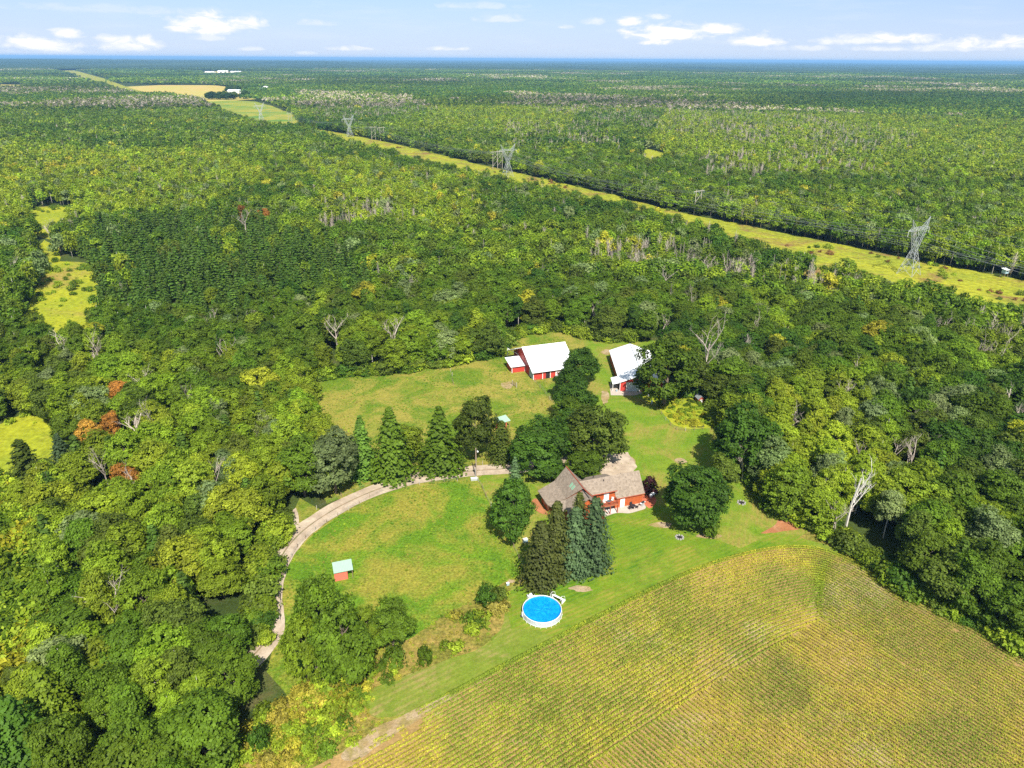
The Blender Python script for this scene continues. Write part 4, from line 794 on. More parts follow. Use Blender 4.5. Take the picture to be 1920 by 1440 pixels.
make_kind('shrub', 3, lambda g, k: crown_broad(g, 1.5, .0, 2.1, *[(11, 14, 7, .16), (8, 8, 4, .28), (6, 5, 2, .45)][k], lobr=.42, rag=1.4), lambda g: trunk_tubes(g, 1.2, .05, 3, .2, .8), M['bark'])
def sprig(g, k):                                                # tall weed clump: upright leaves
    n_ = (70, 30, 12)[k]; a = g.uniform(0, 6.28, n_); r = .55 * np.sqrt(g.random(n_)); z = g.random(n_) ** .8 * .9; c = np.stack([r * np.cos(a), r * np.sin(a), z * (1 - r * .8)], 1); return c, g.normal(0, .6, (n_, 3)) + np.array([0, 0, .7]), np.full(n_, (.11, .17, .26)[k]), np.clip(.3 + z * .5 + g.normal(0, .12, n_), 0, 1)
make_kind('weed', 3, sprig, lambda g: MB(), M['bark'])
DEADM = []
for v in range(5):
    tb = dead_tubes(np.random.default_rng(70 + v), 11.5, .26, .75); DEADM.append(tb)
    for m_ in ('dead_wood',): reg('dead', 0, leaf_mesh('dead', np.zeros((0, 3)), np.zeros((0, 3)), np.zeros(0), np.zeros(0), [M[m_]], tubes=tb))
def thin_dead(g, k):                                            # far bare aspens: fine upright twigs
    n_ = (0, 90, 34)[k]; a = g.uniform(0, 6.28, n_); r = 1.6 * np.sqrt(g.random(n_)); z = g.uniform(3, 12, n_)
    b = MB(); b.tube([(0, 0, 0), (g.normal(0, .3), g.normal(0, .3), 12)], [.16, .05], 4)
    for i in range(n_):
        p = Vector((.3 * r[i] * math.cos(a[i]), .3 * r[i] * math.sin(a[i]), z[i] - 1.4)); q = Vector((r[i] * math.cos(a[i]), r[i] * math.sin(a[i]), z[i])); t = (.03, .045, .10)[k]; sd_ = (q - p).orthogonal().normalized() * t; b.poly([p - sd_, p + sd_, q + sd_ * .3, q - sd_ * .3])
    return b
for k in (1, 2):
    for v in range(3): reg('dead', k, leaf_mesh('dead', np.zeros((0, 3)), np.zeros((0, 3)), np.zeros(0), np.zeros(0), [M['dead_wood']], tubes=thin_dead(np.random.default_rng(90 + v), k)))
TINT = dict(dark=(.052, .108, .010), mid=(.094, .155, .011), bright=(.160, .228, .014), yellowgreen=(.215, .275, .018), olive=(.098, .138, .016), yellow=(.33, .32, .025), pale=(.165, .215, .075), pine=(.066, .122, .014), orange=(.40, .185, .035), brown=(.105, .125, .024), bluegreen=(.085, .14, .055), grey=(.36, .31, .265), red=(.30, .07, .02), deep=(.026, .064, .010))
# far patches of many trees in one mesh
def patch(g, size, nt_, per, ls, kinds):
    C_, N_, S_, L_, T_ = [], [], [], [], []
    for _ in range(nt_):
        x, y = g.uniform(-size / 2, size / 2, 2); h = g.uniform(9, 14); rad = g.uniform(2.6, 4.6); k = kinds[g.integers(len(kinds))]; t = np.array(TINT[k]) * g.uniform(.75, 1.25)
        a = g.uniform(0, 6.28, per); u = g.random(per); zz = 1 - u * 1.1; r = np.sqrt(np.clip(1 - zz ** 2, 0, 1)); d = np.stack([r * np.cos(a), r * np.sin(a), zz], 1)
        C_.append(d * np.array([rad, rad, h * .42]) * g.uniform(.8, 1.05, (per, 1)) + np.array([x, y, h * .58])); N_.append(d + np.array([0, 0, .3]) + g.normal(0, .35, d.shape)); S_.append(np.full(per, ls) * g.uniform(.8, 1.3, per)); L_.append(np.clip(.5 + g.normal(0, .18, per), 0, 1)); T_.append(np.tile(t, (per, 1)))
    return np.concatenate(C_), np.concatenate(N_), np.concatenate(S_), np.concatenate(L_), np.concatenate(T_)
MIXES = [['mid', 'dark', 'mid', 'bright', 'olive', 'dark'], ['mid', 'bright', 'yellowgreen', 'olive', 'dark', 'mid'], ['dark', 'pine', 'mid', 'dark', 'deep', 'olive'], ['grey', 'olive', 'yellowgreen', 'grey', 'grey', 'brown']]
for mi_, mx in enumerate(MIXES):
    for v in range(2):
        c, n, s, l, t = patch(np.random.default_rng(200 + mi_ * 5 + v), 32, 24, 26, 1.35, mx); reg('patch%d' % mi_, 0, leaf_mesh('patch', c, n, s, l, [M['leaf_mixed']], tc=t))
    c, n, s, l, t = patch(np.random.default_rng(300 + mi_), 110, 190, 9, 2.6, mx); reg('far%d' % mi_, 0, leaf_mesh('patch', c, n, s, l, [M['leaf_mixed']], tc=t))
# ------------------------------------------------------------------ scattering by geometry nodes (only for what nobody could count)
def scatter(name, pts, rot, scl, idx, tint, label, coll=pc):
    me = bpy.data.meshes.new(name); n = len(pts); me.vertices.add(n); me.vertices.foreach_set('co', np.asarray(pts, np.float32).ravel())
    def attr(nm, ty, key, d): a = me.attributes.new(nm, ty, 'POINT'); a.data.foreach_set(key, np.ascontiguousarray(d).ravel())
    attr('irot', 'FLOAT_VECTOR', 'vector', np.stack([rot * 0, rot * 0, rot], 1).astype(np.float32)); attr('iscl', 'FLOAT_VECTOR', 'vector', np.asarray(scl, np.float32)); attr('pidx', 'INT', 'value', np.asarray(idx, np.int32))
    attr('tint', 'FLOAT_COLOR', 'color', np.concatenate([tint, np.ones((n, 1))], 1).astype(np.float32)); me.update()
    o = bpy.data.objects.new(name, me); COL.objects.link(o); tag(o, label, kind='stuff')
    gt = bpy.data.node_groups.new(name, 'GeometryNodeTree'); gt.interface.new_socket('Geometry', in_out='INPUT', socket_type='NodeSocketGeometry'); gt.interface.new_socket('Geometry', in_out='OUTPUT', socket_type='NodeSocketGeometry')
    gi, go = gt.nodes.new('NodeGroupInput'), gt.nodes.new('NodeGroupOutput'); ci = gt.nodes.new('GeometryNodeCollectionInfo'); ci.inputs['Collection'].default_value = coll; ci.inputs['Separate Children'].default_value = True; ci.inputs['Reset Children'].default_value = True
    ip = gt.nodes.new('GeometryNodeInstanceOnPoints'); ip.inputs['Pick Instance'].default_value = True; m2p = gt.nodes.new('GeometryNodeMeshToPoints')
    def na(nm, ty): q = gt.nodes.new('GeometryNodeInputNamedAttribute'); q.data_type = ty; q.inputs['Name'].default_value = nm; return q.outputs[0]
    e2r = gt.nodes.new('FunctionNodeEulerToRotation'); L = gt.links.new; L(na('irot', 'FLOAT_VECTOR'), e2r.inputs[0])
    L(gi.outputs[0], m2p.inputs['Mesh']); L(m2p.outputs[0], ip.inputs['Points']); L(ci.outputs[0], ip.inputs['Instance']); L(na('pidx', 'INT'), ip.inputs['Instance Index']); L(e2r.outputs[0], ip.inputs['Rotation']); L(na('iscl', 'FLOAT_VECTOR'), ip.inputs['Scale']); L(ip.outputs[0], go.inputs[0])
    md = o.modifiers.new('scatter', 'NODES'); md.node_group = gt; return o
# ------------------------------------------------------------------ single trees
NM = dict(broad='broadleaf_tree', oak='oak_tree', aspen='aspen_tree', pine='pine_tree', spruce='spruce_tree', fir='spruce_tree', shrub='shrub', dead='dead_tree')
CT = dict(broad='tree', oak='tree', aspen='tree', pine='pine tree', spruce='spruce', fir='spruce', shrub='shrub', dead='dead tree')
BASE = dict(broad=(4.6, 12.4), oak=(5.1, 11.8), aspen=(2.9, 14.3), pine=(2.6, 13.2), spruce=(2.9, 12.), fir=(3.5, 12.), shrub=(1.6, 2.2), dead=(3.6, 11.5))
deadm = {}
def tree(kind, x, y, h, rad, tint, label, group=None, var=None, rz=None, name=None, cat=None, wood='dead_wood', tk=1.):
    r = empty(name or NM[kind], (x, y, 0), random.uniform(0, 6.28) if rz is None else rz); tag(r, label, cat or CT[kind], group); bR, bH = BASE[kind]
    r.scale = (rad / bR, rad / bR, h / bH)
    if kind == 'dead':
        v = var if var is not None else random.randrange(len(DEADM)); k = (v, wood)
        if k not in deadm: deadm[k] = DEADM[v].mesh('branches', M[wood])
        o = bpy.data.objects.new('branches', deadm[k]); COL.objects.link(o); o.parent = r; return r
    ms = KINDMESH[kind]; c, t = ms[(var if var is not None else random.randrange(len(ms))) % len(ms)]
    o = bpy.data.objects.new('crown', c); COL.objects.link(o); o.parent = r; o['tint'] = [float(q) for q in tint]
    if kind != 'weed': o = bpy.data.objects.new('trunk', t); COL.objects.link(o); o.parent = r; o.scale = (tk, tk, 1)
    return r
def T(n, f=1.): return np.array(TINT[n]) * f
YARD = []
def yard(kind, bx, by, ty, hw, tint, label, **k):
    x, y = P(bx, by); h = height_for(x, y, ty); dep = abs(proj(x + 1, y, h / 2)[0] - proj(x, y, h / 2)[0]); YARD.append((x, y)); return tree(kind, x, y, h, hw / dep, tint, label, **k)
yard('spruce', 684, 893, 778, 31, T('pine', 1.7), 'dark narrow spruce at the left of the pair beside the driveway bend')
yard('spruce', 738, 894, 762, 43, T('mid', 1.0), 'tallest bright green spruce, right of the pair by the driveway')
yard('spruce', 827, 878, 762, 43, T('mid', .85), 'broad spruce standing alone just left of the round topped tree')
yard('broad', 892, 862, 744, 40, T('olive', .62), 'round topped dark tree with a bare pale trunk beside the driveway', var=1)
yard('fir', 940, 862, 788, 28, T('olive', .75), 'short dull green spruce in front of the second run-in shed')
yard('broad', 630, 925, 806, 46, T('pale', .72), 'grey green silvery maple left of the spruce pair', var=2)
yard('broad', 572, 930, 820, 42, T('mid', 1.1), 'leafy green maple between the silvery maple and the driveway turnout', var=0)
yard('oak', 1089, 722, 652, 34, T('dark', .95), 'topmost oak of the dark row beside the red barn')
yard('oak', 1068, 752, 685, 32, T('dark', .85), 'second oak of the dark row, below the barn corner')
yard('oak', 1078, 790, 715, 40, T('dark', 1.), 'third oak of the dark row beside the upper pasture')
yard('oak', 1066, 812, 742, 34, T('mid', .75), 'small oak on the pasture side of the dark row')
yard('oak', 1118, 872, 758, 58, T('olive', .85), 'largest spreading oak, with paler leaves, just behind the house roof')
yard('oak', 1068, 850, 772, 44, T('dark', 1.), 'oak between the dark row and the driveway behind the house')
yard('broad', 1008, 888, 788, 50, T('dark', 1.1), 'tall dark leafy tree left of the house front wing')
yard('broad', 1095, 902, 845, 36, T('mid', .8), 'low green tree close behind the dormer roof')
yard('broad', 1030, 902, 850, 30, T('dark', 1.), 'small dark tree touching the back of the flared roof')
yard('spruce', 965, 945, 856, 20, T('bluegreen', 1.3), 'slim blue grey spruce at the end of the visible driveway')
yard('broad', 962, 1012, 890, 42, T('dark', 1.35), 'dense drooping linden beside the house side fence', var=3)
yard('fir', 1082, 1025, 922, 25, T('brown', .85), 'slim brown topped spruce against the porch gable of the house', var=0)
yard('fir', 1040, 1074, 938, 38, T('brown', .72), 'wide brownish green spruce at the back left of the spruce grove', var=1)
yard('fir', 1013, 1092, 976, 44, T('brown', .62), 'front left dark spruce, lowest and broadest of the spruce grove', var=2)
yard('fir', 1075, 1072, 950, 38, T('bluegreen', 1.0), 'pale blue green spruce in the middle of the spruce grove', var=1)
yard('fir', 1110, 1063, 932, 40, T('bluegreen', .72), 'rightmost grey green spruce of the spruce grove on the lawn', var=0)
yard('broad', 1297, 985, 872, 60, T('dark', .95), 'big dense round dark tree on the lawn right of the house', var=4)
yard('broad', 1350, 925, 852, 28, T('olive', 1.15), 'pale willowy tree behind the big round dark tree')
yard('shrub', 1329, 1002, 958, 17, T('mid', 1.), 'small green shrub at the foot of the big round dark tree')
yard('oak', 1384, 888, 752, 60, T('dark', 1.05), 'spreading dark oak below the garden, throwing a long shadow left')
yard('oak', 1244, 762, 634, 56, T('mid', .72), 'big oak overhanging the white garage roof')
yard('broad', 1290, 742, 655, 30, T('olive', 1.), 'olive green tree between the garage oak and the bare tree')
yard('dead', 1313, 742, 622, 34, T('grey'), 'broad bare grey tree behind the chicken coop', var=0)
yard('shrub', 1217, 925, 894, 15, np.array((.055, .018, .022)), 'dark purple leaved bush at the end of the house', name='purple_bush', cat='bush')
yard('shrub', 911, 1133, 1096, 17, T('dark', 1.1), 'dense round dark bush at the lower edge of the pasture', name='round_bush', cat='bush')
yard('shrub', 936, 1124, 1098, 14, T('olive', .9), 'pale small bush right of the dense round bush', name='round_bush', cat='bush')
yard('oak', 608, 1245, 1082, 52, T('mid', 1.2), 'spreading apple like tree just below the lower run-in shed')
yard('oak', 655, 1290, 1120, 58, T('mid', 1.15), 'tall tree over the lower pasture corner with bare trunk showing')
yard('oak', 738, 1215, 1126, 42, T('mid', 1.1), 'round tree at the right end of the clump below the pasture')
yard('broad', 578, 1282, 1145, 40, T('bright', .95), 'leafy tree between the driveway end and the apple like tree')
yard('broad', 690, 1220, 1135, 30, T('bright', .8), 'small bright tree between the two larger pasture corner trees')
yard('shrub', 798, 1245, 1212, 13, T('mid', .8), 'small green shrub in the weeds above the pale mown strip', name='round_bush', cat='bush')
yard('shrub', 740, 1247, 1212, 20, T('mid', .9), 'bushy shrub below the round tree of the pasture corner', name='round_bush', cat='bush')
yard('shrub', 488, 1402, 1362, 18, T('dark', 1.2), 'dark round shrub among the yellow weeds near the bottom', name='round_bush', cat='bush')
yard('shrub', 716, 1258, 1238, 9, T('mid', .9), 'tiny shrub in the yellow grass below the pasture corner trees', name='round_bush', cat='bush')
yard('dead', 608, 1285, 1242, 14, T('grey'), 'grey leafless snag under the tall pasture corner tree', var=3)
yard('dead', 1583, 1000, 868, 34, T('grey'), 'tall bleached white dead tree at the edge of the right forest', var=1, wood='bleached_wood')
yard('dead', 1556, 1012, 950, 22, T('grey'), 'small grey dead spruce at the foot of the bleached tree', var=2)
# trees that stand out of the forest, given by where their crown middle shows (9 m up)
SPECIAL = [('broad', 222, 728, 10.5, 3.8, T('orange'), 'largest orange maple in the left forest', 'orange_maple'), ('broad', 166, 803, 10, 3.0, T('orange', 1.2) * np.array([.95, 1.2, 1]), 'bright yellow orange maple near the left meadow', 'orange_maple'), ('broad', 206, 786, 10, 2.4, T('orange', .95), 'small orange topped maple right of the yellow orange one', 'orange_maple'),
           ('broad', 231, 888, 10, 3.3, T('orange', .8), 'deep orange maple lowest in the left forest', 'orange_maple'), ('broad', 495, 398, 10, 4.2, T('orange', .9), 'orange maple beside the bare brown tree above the pines', 'orange_maple'), ('broad', 453, 392, 11, 4.5, T('orange', .5), 'half bare rusty brown tree above the pines', 'orange_maple'),
           ('dead', 460, 415, 13, 5.5, T('grey'), 'broad bare brown tree beside the orange maple above the pines', None), ('dead', 1488, 775, 12, 5.5, T('grey'), 'grey bare topped tree in the middle of the right forest', None), ('dead', 252, 790, 12, 5, T('grey'), 'grey leafless tree right of the two yellow orange maples', None),
           ('dead', 192, 868, 11, 3, T('grey'), 'grey leafless tree up and left of the deep orange maple', None), ('dead', 735, 625, 13, 4.5, T('grey'), 'bare grey tree behind the left part of the upper pasture', None), ('dead', 632, 622, 13, 4.5, T('grey'), 'pale bare tree above the left corner of the upper pasture', None),
           ('dead', 1400, 850, 11, 3, T('grey'), 'thin bare tree at the rim of the right forest below the garden', None), ('dead', 345, 740, 10, 2.5, T('grey'), 'broken white snag in the left forest, level with the garage', None), ('dead', 180, 665, 11, 3, T('grey'), 'grey twiggy tree above the largest orange maple', None),
           ('dead', 90, 425, 11, 5, T('grey'), 'grey bare tree beside the small upper left clearing', None), ('dead', 115, 650, 11, 4, T('grey'), 'grey bare tree under the left meadow', None), ('fir', 80, 1290, 14, 4.4, T('bright', .9), 'bright feathery pine low in the left forest', 'pine'), ('fir', 20, 1350, 15, 5., T('dark', 1.3), 'big dark pine in the bottom left corner', 'pine'),
           ('spruce', 110, 835, 12, 3.4, T('bluegreen', .6), 'bluish spruce right of the lowest left meadow', None), ('pine', 40, 845, 12, 4.5, T('olive', .6), 'dull green pine at the lowest left meadow', None), ('dead', 30, 500, 12, 3, T('grey'), 'white bare trunk left of the left meadow', None)]
SP = []
for k, px, py, h, rad, tn, lb, nm in SPECIAL:
    x, y = P(px, py, h * .72); SP.append((x, y)); tree(k, x, y, h, rad, tn, lb, name='orange_maple' if nm == 'orange_maple' else None, cat='maple' if nm == 'orange_maple' else None)
# ------------------------------------------------------------------ the forest
CLEAR = CLEARING
ROADGAP = W([(60, 1560), (165, 1445), (225, 1398), (262, 1404), (245, 1450), (180, 1560)])
PINES = W([(145, 440), (300, 425), (460, 425), (600, 470), (700, 535), (690, 585), (560, 590), (480, 622), (300, 612), (160, 605), (150, 520)])
DEADZ = [W(z) for z in ([(940, 178), (1200, 190), (1300, 215), (1500, 225), (1720, 262), (1700, 305), (1500, 300), (1250, 262), (1000, 215)], [(940, 240), (1140, 240), (1160, 285), (960, 290)], [(1290, 300), (1620, 305), (1640, 345), (1320, 345)], [(560, 175), (760, 185), (830, 215), (640, 240), (560, 215)], [(1090, 470), (1240, 480), (1420, 500), (1560, 560), (1560, 600), (1400, 560), (1230, 530), (1100, 520)], [(1720, 600), (1960, 640), (1990, 760), (1850, 710), (1720, 650)], [(600, 400), (760, 400), (760, 450), (600, 450)], [(1160, 370), (1260, 395), (1300, 420), (1200, 400)])]
YELZ = [W(z) for z in ([(1250, 215), (1960, 240), (1960, 370), (1500, 350), (1200, 300)], [(0, 290), (400, 300), (520, 350), (380, 420), (0, 440)], [(1400, 780), (1560, 760), (1720, 900), (1720, 1080), (1560, 1010), (1440, 900)], [(560, 300), (900, 350), (900, 470), (620, 440)], [(800, 190), (1100, 210), (1050, 260), (800, 250)], [(-60, 870), (100, 880), (140, 1100), (110, 1330), (-80, 1330)])]
DARKZ = [W(z) for z in ([(420, 450), (900, 450), (1150, 540), (1100, 660), (800, 640), (560, 560)], [(1640, 740), (1960, 760), (1960, 980), (1700, 880)], [(1280, 230), (1290, 229), (1280, 231)], [(-80, 470), (60, 470), (60, 700), (-80, 780)], [(600, 280), (1000, 350), (1200, 430), (1000, 420), (600, 330)])]
def gridpts(r0, r1, sp_, amin=-46, amax=46, y0=38):
    n = int(r1 / sp_) + 2; X, Y = np.meshgrid(np.arange(-n, n) * sp_, np.arange(0, n) * sp_); X = X.ravel() + rng.uniform(-.48, .48, X.size) * sp_; Y = Y.ravel() + rng.uniform(-.48, .48, Y.size) * sp_
    d = np.hypot(X, Y); a = np.degrees(np.arctan2(X, Y)); k = (d >= r0) & (d < r1) & (a > amin) & (a < amax) & (Y > y0); return X[k], Y[k]
Xs, Ys = [], []
for r0, r1, sp_ in ((0, 330, 5.7), (330, 620, 5.9), (620, 1500, 7.2)): a, b_ = gridpts(r0, r1, sp_, *((-62, 62) if r0 == 0 else (-46, 46))); Xs.append(a); Ys.append(b_)
X, Y = np.concatenate(Xs), np.concatenate(Ys)
kill = inpoly(X, Y, CLEAR) | inpoly(X, Y, ROADGAP) | inpoly(X, Y, CORR) | inpoly(X, Y, W(GREEN)) | inpoly(X, Y, W(GOLD)) | inpoly(X, Y, W(FARC))
for i, m_ in enumerate(MEADOWS):
    q = inpoly(X, Y, W(m_)); kill |= q & ((rng.random(len(X)) < .95) if i == 3 else True)
for x, y in YARD: kill |= np.hypot(X - x, Y - y) < 4.0
dwk = np.min([np.hypot(X - p[0], Y - p[1]) for p in dw[38:]], axis=0); kill |= (dwk < 6.3) | inpoly(X, Y, W([(462, 1180), (552, 1180), (552, 1296), (470, 1286)]))
for x, y in SP: kill |= (np.abs(X - x) < 4.2) & (Y - y > -9) & (Y - y < 4)
X, Y = X[~kill], Y[~kill]; D = np.hypot(X, Y); n = len(X)
anyin = lambda zs: np.any([inpoly(X, Y, z) for z in zs], axis=0)
inD, inY, inK, inP = anyin(DEADZ), anyin(YELZ), anyin(DARKZ), inpoly(X, Y, PINES)
n1, n2, n3, rr = fbm(X, Y, 70, 1), fbm(X, Y, 26, 4), fbm(X, Y, 120, 7), rng.random(n)
kind = np.full(n, 'broad', object); kind[(n2 > .52) & (rr < .5)] = 'oak'; kind[(inY & (rr < .6)) | ((n3 > .6) & (rr < .35))] = 'aspen'
pdead = np.where(inD, .52, .032) * np.clip(.35 + 2.6 * (n2 - .25), .15, 1.5); kind[rng.random(n) < pdead] = 'dead'
kind[(rng.random(n) < .05) & (kind == 'broad')] = 'pine'; kind[inP & (rng.random(n) < .9) & (n2 > .3 + .0 * n1)] = 'pine'
v = .22 + rng.normal(0, .36, n) + (n1 - .5) * 2.9 + inY * (.95 + .5 * (D > 500)) - inK * .55 + (n2 - .5) * 1.6
names = np.array(['dark', 'mid', 'bright', 'yellowgreen', 'yellow']); ci = np.digitize(v, [-.62, .38, 1.15, 2.9]); tn = names[ci].astype(object)
r2 = rng.random(n); tn[(r2 < .12)] = 'olive'; tn[(r2 > .93)] = 'pale'; tn[(r2 > .12) & (r2 < .132) & (D > 200)] = 'yellow'; tn[kind == 'pine'] = 'pine'; tn[(kind == 'dead')] = 'grey'
tint = np.array([TINT[t] for t in tn]) * rng.uniform(.82, 1.22, (n, 1)) * rng.uniform(.93, 1.07, (n, 3))
hh = np.where(kind == 'aspen', rng.uniform(11, 15.5, n), np.where(kind == 'pine', rng.uniform(11, 14, n), rng.uniform(9.5, 14.5, n))); hh = np.where(kind == 'dead', rng.uniform(9, 14, n), hh)
rad = np.where(kind == 'aspen', rng.uniform(2.2, 3.1, n), np.where(kind == 'pine', rng.uniform(2.3, 3.1, n), rng.uniform(3.3, 5.4, n))); rad = np.where(kind == 'dead', rng.uniform(2.4, 4, n), rad)
rad = np.where((D < 330) & np.isin(kind, ['broad', 'oak']), rad * 1.08, rad)
brush = inpoly(X, Y, W(MEADOWS[3])); hh[brush] *= .55; rad[brush] *= .6
PXc, PYc = proj(X, Y, hh * .75); inframe = (PXc > -15) & (PXc < 1935) & (PYc > 100) & (PYc < 1450)
scr = rad / D * np.where(inframe, 1, 0)
named = np.zeros(n, bool)
for ks, cnt in ((('broad', 'oak'), 262), (('aspen',), 90), (('pine',), 110), (('dead',), 50)):
    q = np.where(np.isin(kind, ks) & inframe)[0]; q = q[np.argsort(-scr[q])][:cnt]; named[q] = True
LAND = [('the largest orange maple', 222, 740), ('the deep orange maple', 231, 905), ('the yellow orange maples', 185, 815), ('the driveway turnout', 545, 965), ('the lower end of the driveway', 503, 1185), ('the dark round weed shrub', 488, 1400), ('the bright feathery pine', 80, 1330), ('the dark corner pine', 20, 1400), ('the spruce pair', 710, 893), ('the pasture top left corner', 566, 714), ('the barn lean-to', 965, 695), ('the white garage', 1190, 660), ('the chicken coop', 1312, 757), ('the bare soil patch', 1475, 985), ('the bleached dead tree', 1583, 1000), ('the field right corner', 1840, 1178), ('the grey bare topped tree', 1490, 830), ('the left meadow', 120, 580), ('the lowest left meadow', 60, 840), ('the bare brown tree', 460, 440), ('the silvery maple', 630, 925), ('the big oak by the garage', 1244, 762), ('the nearest pylon', 1703, 515), ('the shadowed oak', 1384, 888), ('the pasture corner trees', 650, 1280), ('the upper pasture middle', 760, 692), ('the field bend', 1620, 1050), ('the bottom left road', 200, 1436)]
LP = np.array([P(a, b_) for _, a, b_ in LAND]); ORD = 'nearest second third fourth fifth sixth seventh eighth ninth tenth eleventh twelfth thirteenth fourteenth fifteenth sixteenth seventeenth eighteenth nineteenth twentieth'.split() + ['twenty ' + q for q in 'first second third fourth fifth sixth seventh eighth ninth'.split()] + ['thirtieth'] + [t_ + q for t_ in ('thirty ', 'forty ', 'fifty ', 'sixty ') for q in 'first second third fourth fifth sixth seventh eighth ninth'.split()]
CW = dict(dark='dark green', mid='mid green', bright='bright green', yellowgreen='yellow green', yellow='yellow', olive='olive', pale='pale grey green', pine='dark', grey='bare grey')
cells = {}
for i in np.where(named)[0]:
    dl = np.hypot(LP[:, 0] - X[i], LP[:, 1] - Y[i]); j = int(dl.argmin()); lx, ly = proj(*LP[j], 0); bx_, by_ = proj(X[i], Y[i], 0); dx, dy = bx_ - lx, (by_ - ly) * 1.5
    sd_ = ('right of' if dx > 0 else 'left of') if abs(dx) > abs(dy) else ('in front of' if dy > 0 else 'behind'); cells.setdefault((j, sd_, tn[i], kind[i]), []).append((dl[j], i))
SPN = dict(broad='broadleaf', oak='oak', aspen='slender aspen', pine='pine', dead='tree')
lab = {}
for (j, sd_, t_, k_), l_ in cells.items():
    for q, (_, i) in enumerate(sorted(l_)): lab[i] = f"{CW[t_]} {SPN[k_]}, {ORD[min(q, len(ORD) - 1)]} {sd_} {LAND[j][0]}"
for i in np.where(named)[0]: tree(kind[i], X[i], Y[i], hh[i], rad[i], tint[i], lab[i], group={'pine': 'pines of the forest', 'dead': 'bare dead trees of the forest', 'aspen': 'aspens of the forest'}.get(kind[i], 'broadleaf trees of the forest'), rz=rr[i] * 6.28)
# everything else in the woods: one scattered object
q = np.where(~named)[0]; lod = np.where(D[q] < 300, 0, np.where(D[q] < 760, 1, 2)); idx = np.zeros(len(q), int); scl = np.zeros((len(q), 3))
for m_, (i, l_) in enumerate(zip(q, lod)):
    ids = PROTO[(kind[i], int(l_))]; idx[m_] = ids[int(rr[i] * 997) % len(ids)]; bR, bH = BASE[kind[i]]; scl[m_] = (rad[i] / bR, rad[i] / bR, hh[i] / bH)
pts = np.stack([X[q], Y[q], 0 * X[q]], 1); rot = rr[q] * 57.; tt = tint[q]
A = [(pts, rot, scl, idx, tt)]
def add_cells(r0, r1, sp_, pre, size, dens=1.):
    x, y = gridpts(r0, r1, sp_); k = np.ones(len(x), bool); hs = size * .42
    for ox, oy in ((0, 0), (hs, 0), (-hs, 0), (0, hs), (0, -hs)):
        for z in (GREEN, GOLD, FARC, FARV, MEADOWS[4]): k &= ~inpoly(x + ox, y + oy, W(z))
        k &= ~inpoly(x + ox, y + oy, CORR)
    x, y = x[k], y[k]; m = len(x); f = fbm(x, y, 420, 3) + rng.normal(0, .07, m); dz = np.any([inpoly(x, y, z) for z in DEADZ], axis=0)
    mi_ = np.digitize(f, [.40, .56]); mi_ = np.array([2, 0, 1])[mi_]; mi_[np.any([inpoly(x, y, z) for z in YELZ], axis=0)] = 1; mi_[(f > .70)] = 3; mi_[dz & (rng.random(m) < .7)] = 3
    ids = np.array([PROTO[('%s%d' % (pre, a), 0)][int(b_ * 99) % len(PROTO[('%s%d' % (pre, a), 0)])] for a, b_ in zip(mi_, rng.random(m))]); br = rng.uniform(.85, 1.15, (m, 1)) * (1.1 + (fbm(x * .45, y, 380, 9)[:, None] - .5) * 1.5)
    A.append((np.stack([x, y, 0 * x], 1), rng.uniform(0, 6.28, m), np.stack([np.ones(m), np.ones(m), rng.uniform(.85, 1.15, m)], 1), ids, np.tile(br, (1, 3))))
add_cells(1500, 3000, 26, 'patch', 32); add_cells(3000, 6900, 88, 'far', 110)
scatter('forest', *[np.concatenate([a[i] for a in A]) for i in range(5)], 'mixed green forest reaching from the farm to the horizon')
print('TREES', len(X), named.sum(), 'stuff', sum(len(a[0]) for a in A))
# belts of trees around the far farm and field, each its own small tree
fb = [(x, y) for x in np.linspace(391, 428, 16) for y in (186.5 + (x - 391) * .02,)] + [(434, 187), (441, 186.5), (456, 186), (461, 185.6), (467, 185)]
fb2 = [(x, 173.2) for x in np.linspace(428, 446, 8)] + [(x, 173.2) for x in np.linspace(449, 462, 5)] + [(475, 172), (487, 171), (492, 170.5)]
for grp, l_, lb in (('trees of the hedge line across the golden field', fb, 'hedge line across the golden field'), ('trees around the far farm', fb2, 'tree belt around the far white farm')):
    for i, (a, b_) in enumerate(l_):
        x, y = P(a + random.uniform(-.8, .8), b_ + random.uniform(-.3, .3)); tree('broad', x, y, random.uniform(13, 22), random.uniform(8, 12), T(random.choice(['dark', 'deep', 'dark', 'mid'])), f'small dark tree, {ORD[i] if i else "first"} from left in the {lb}', group=grp)
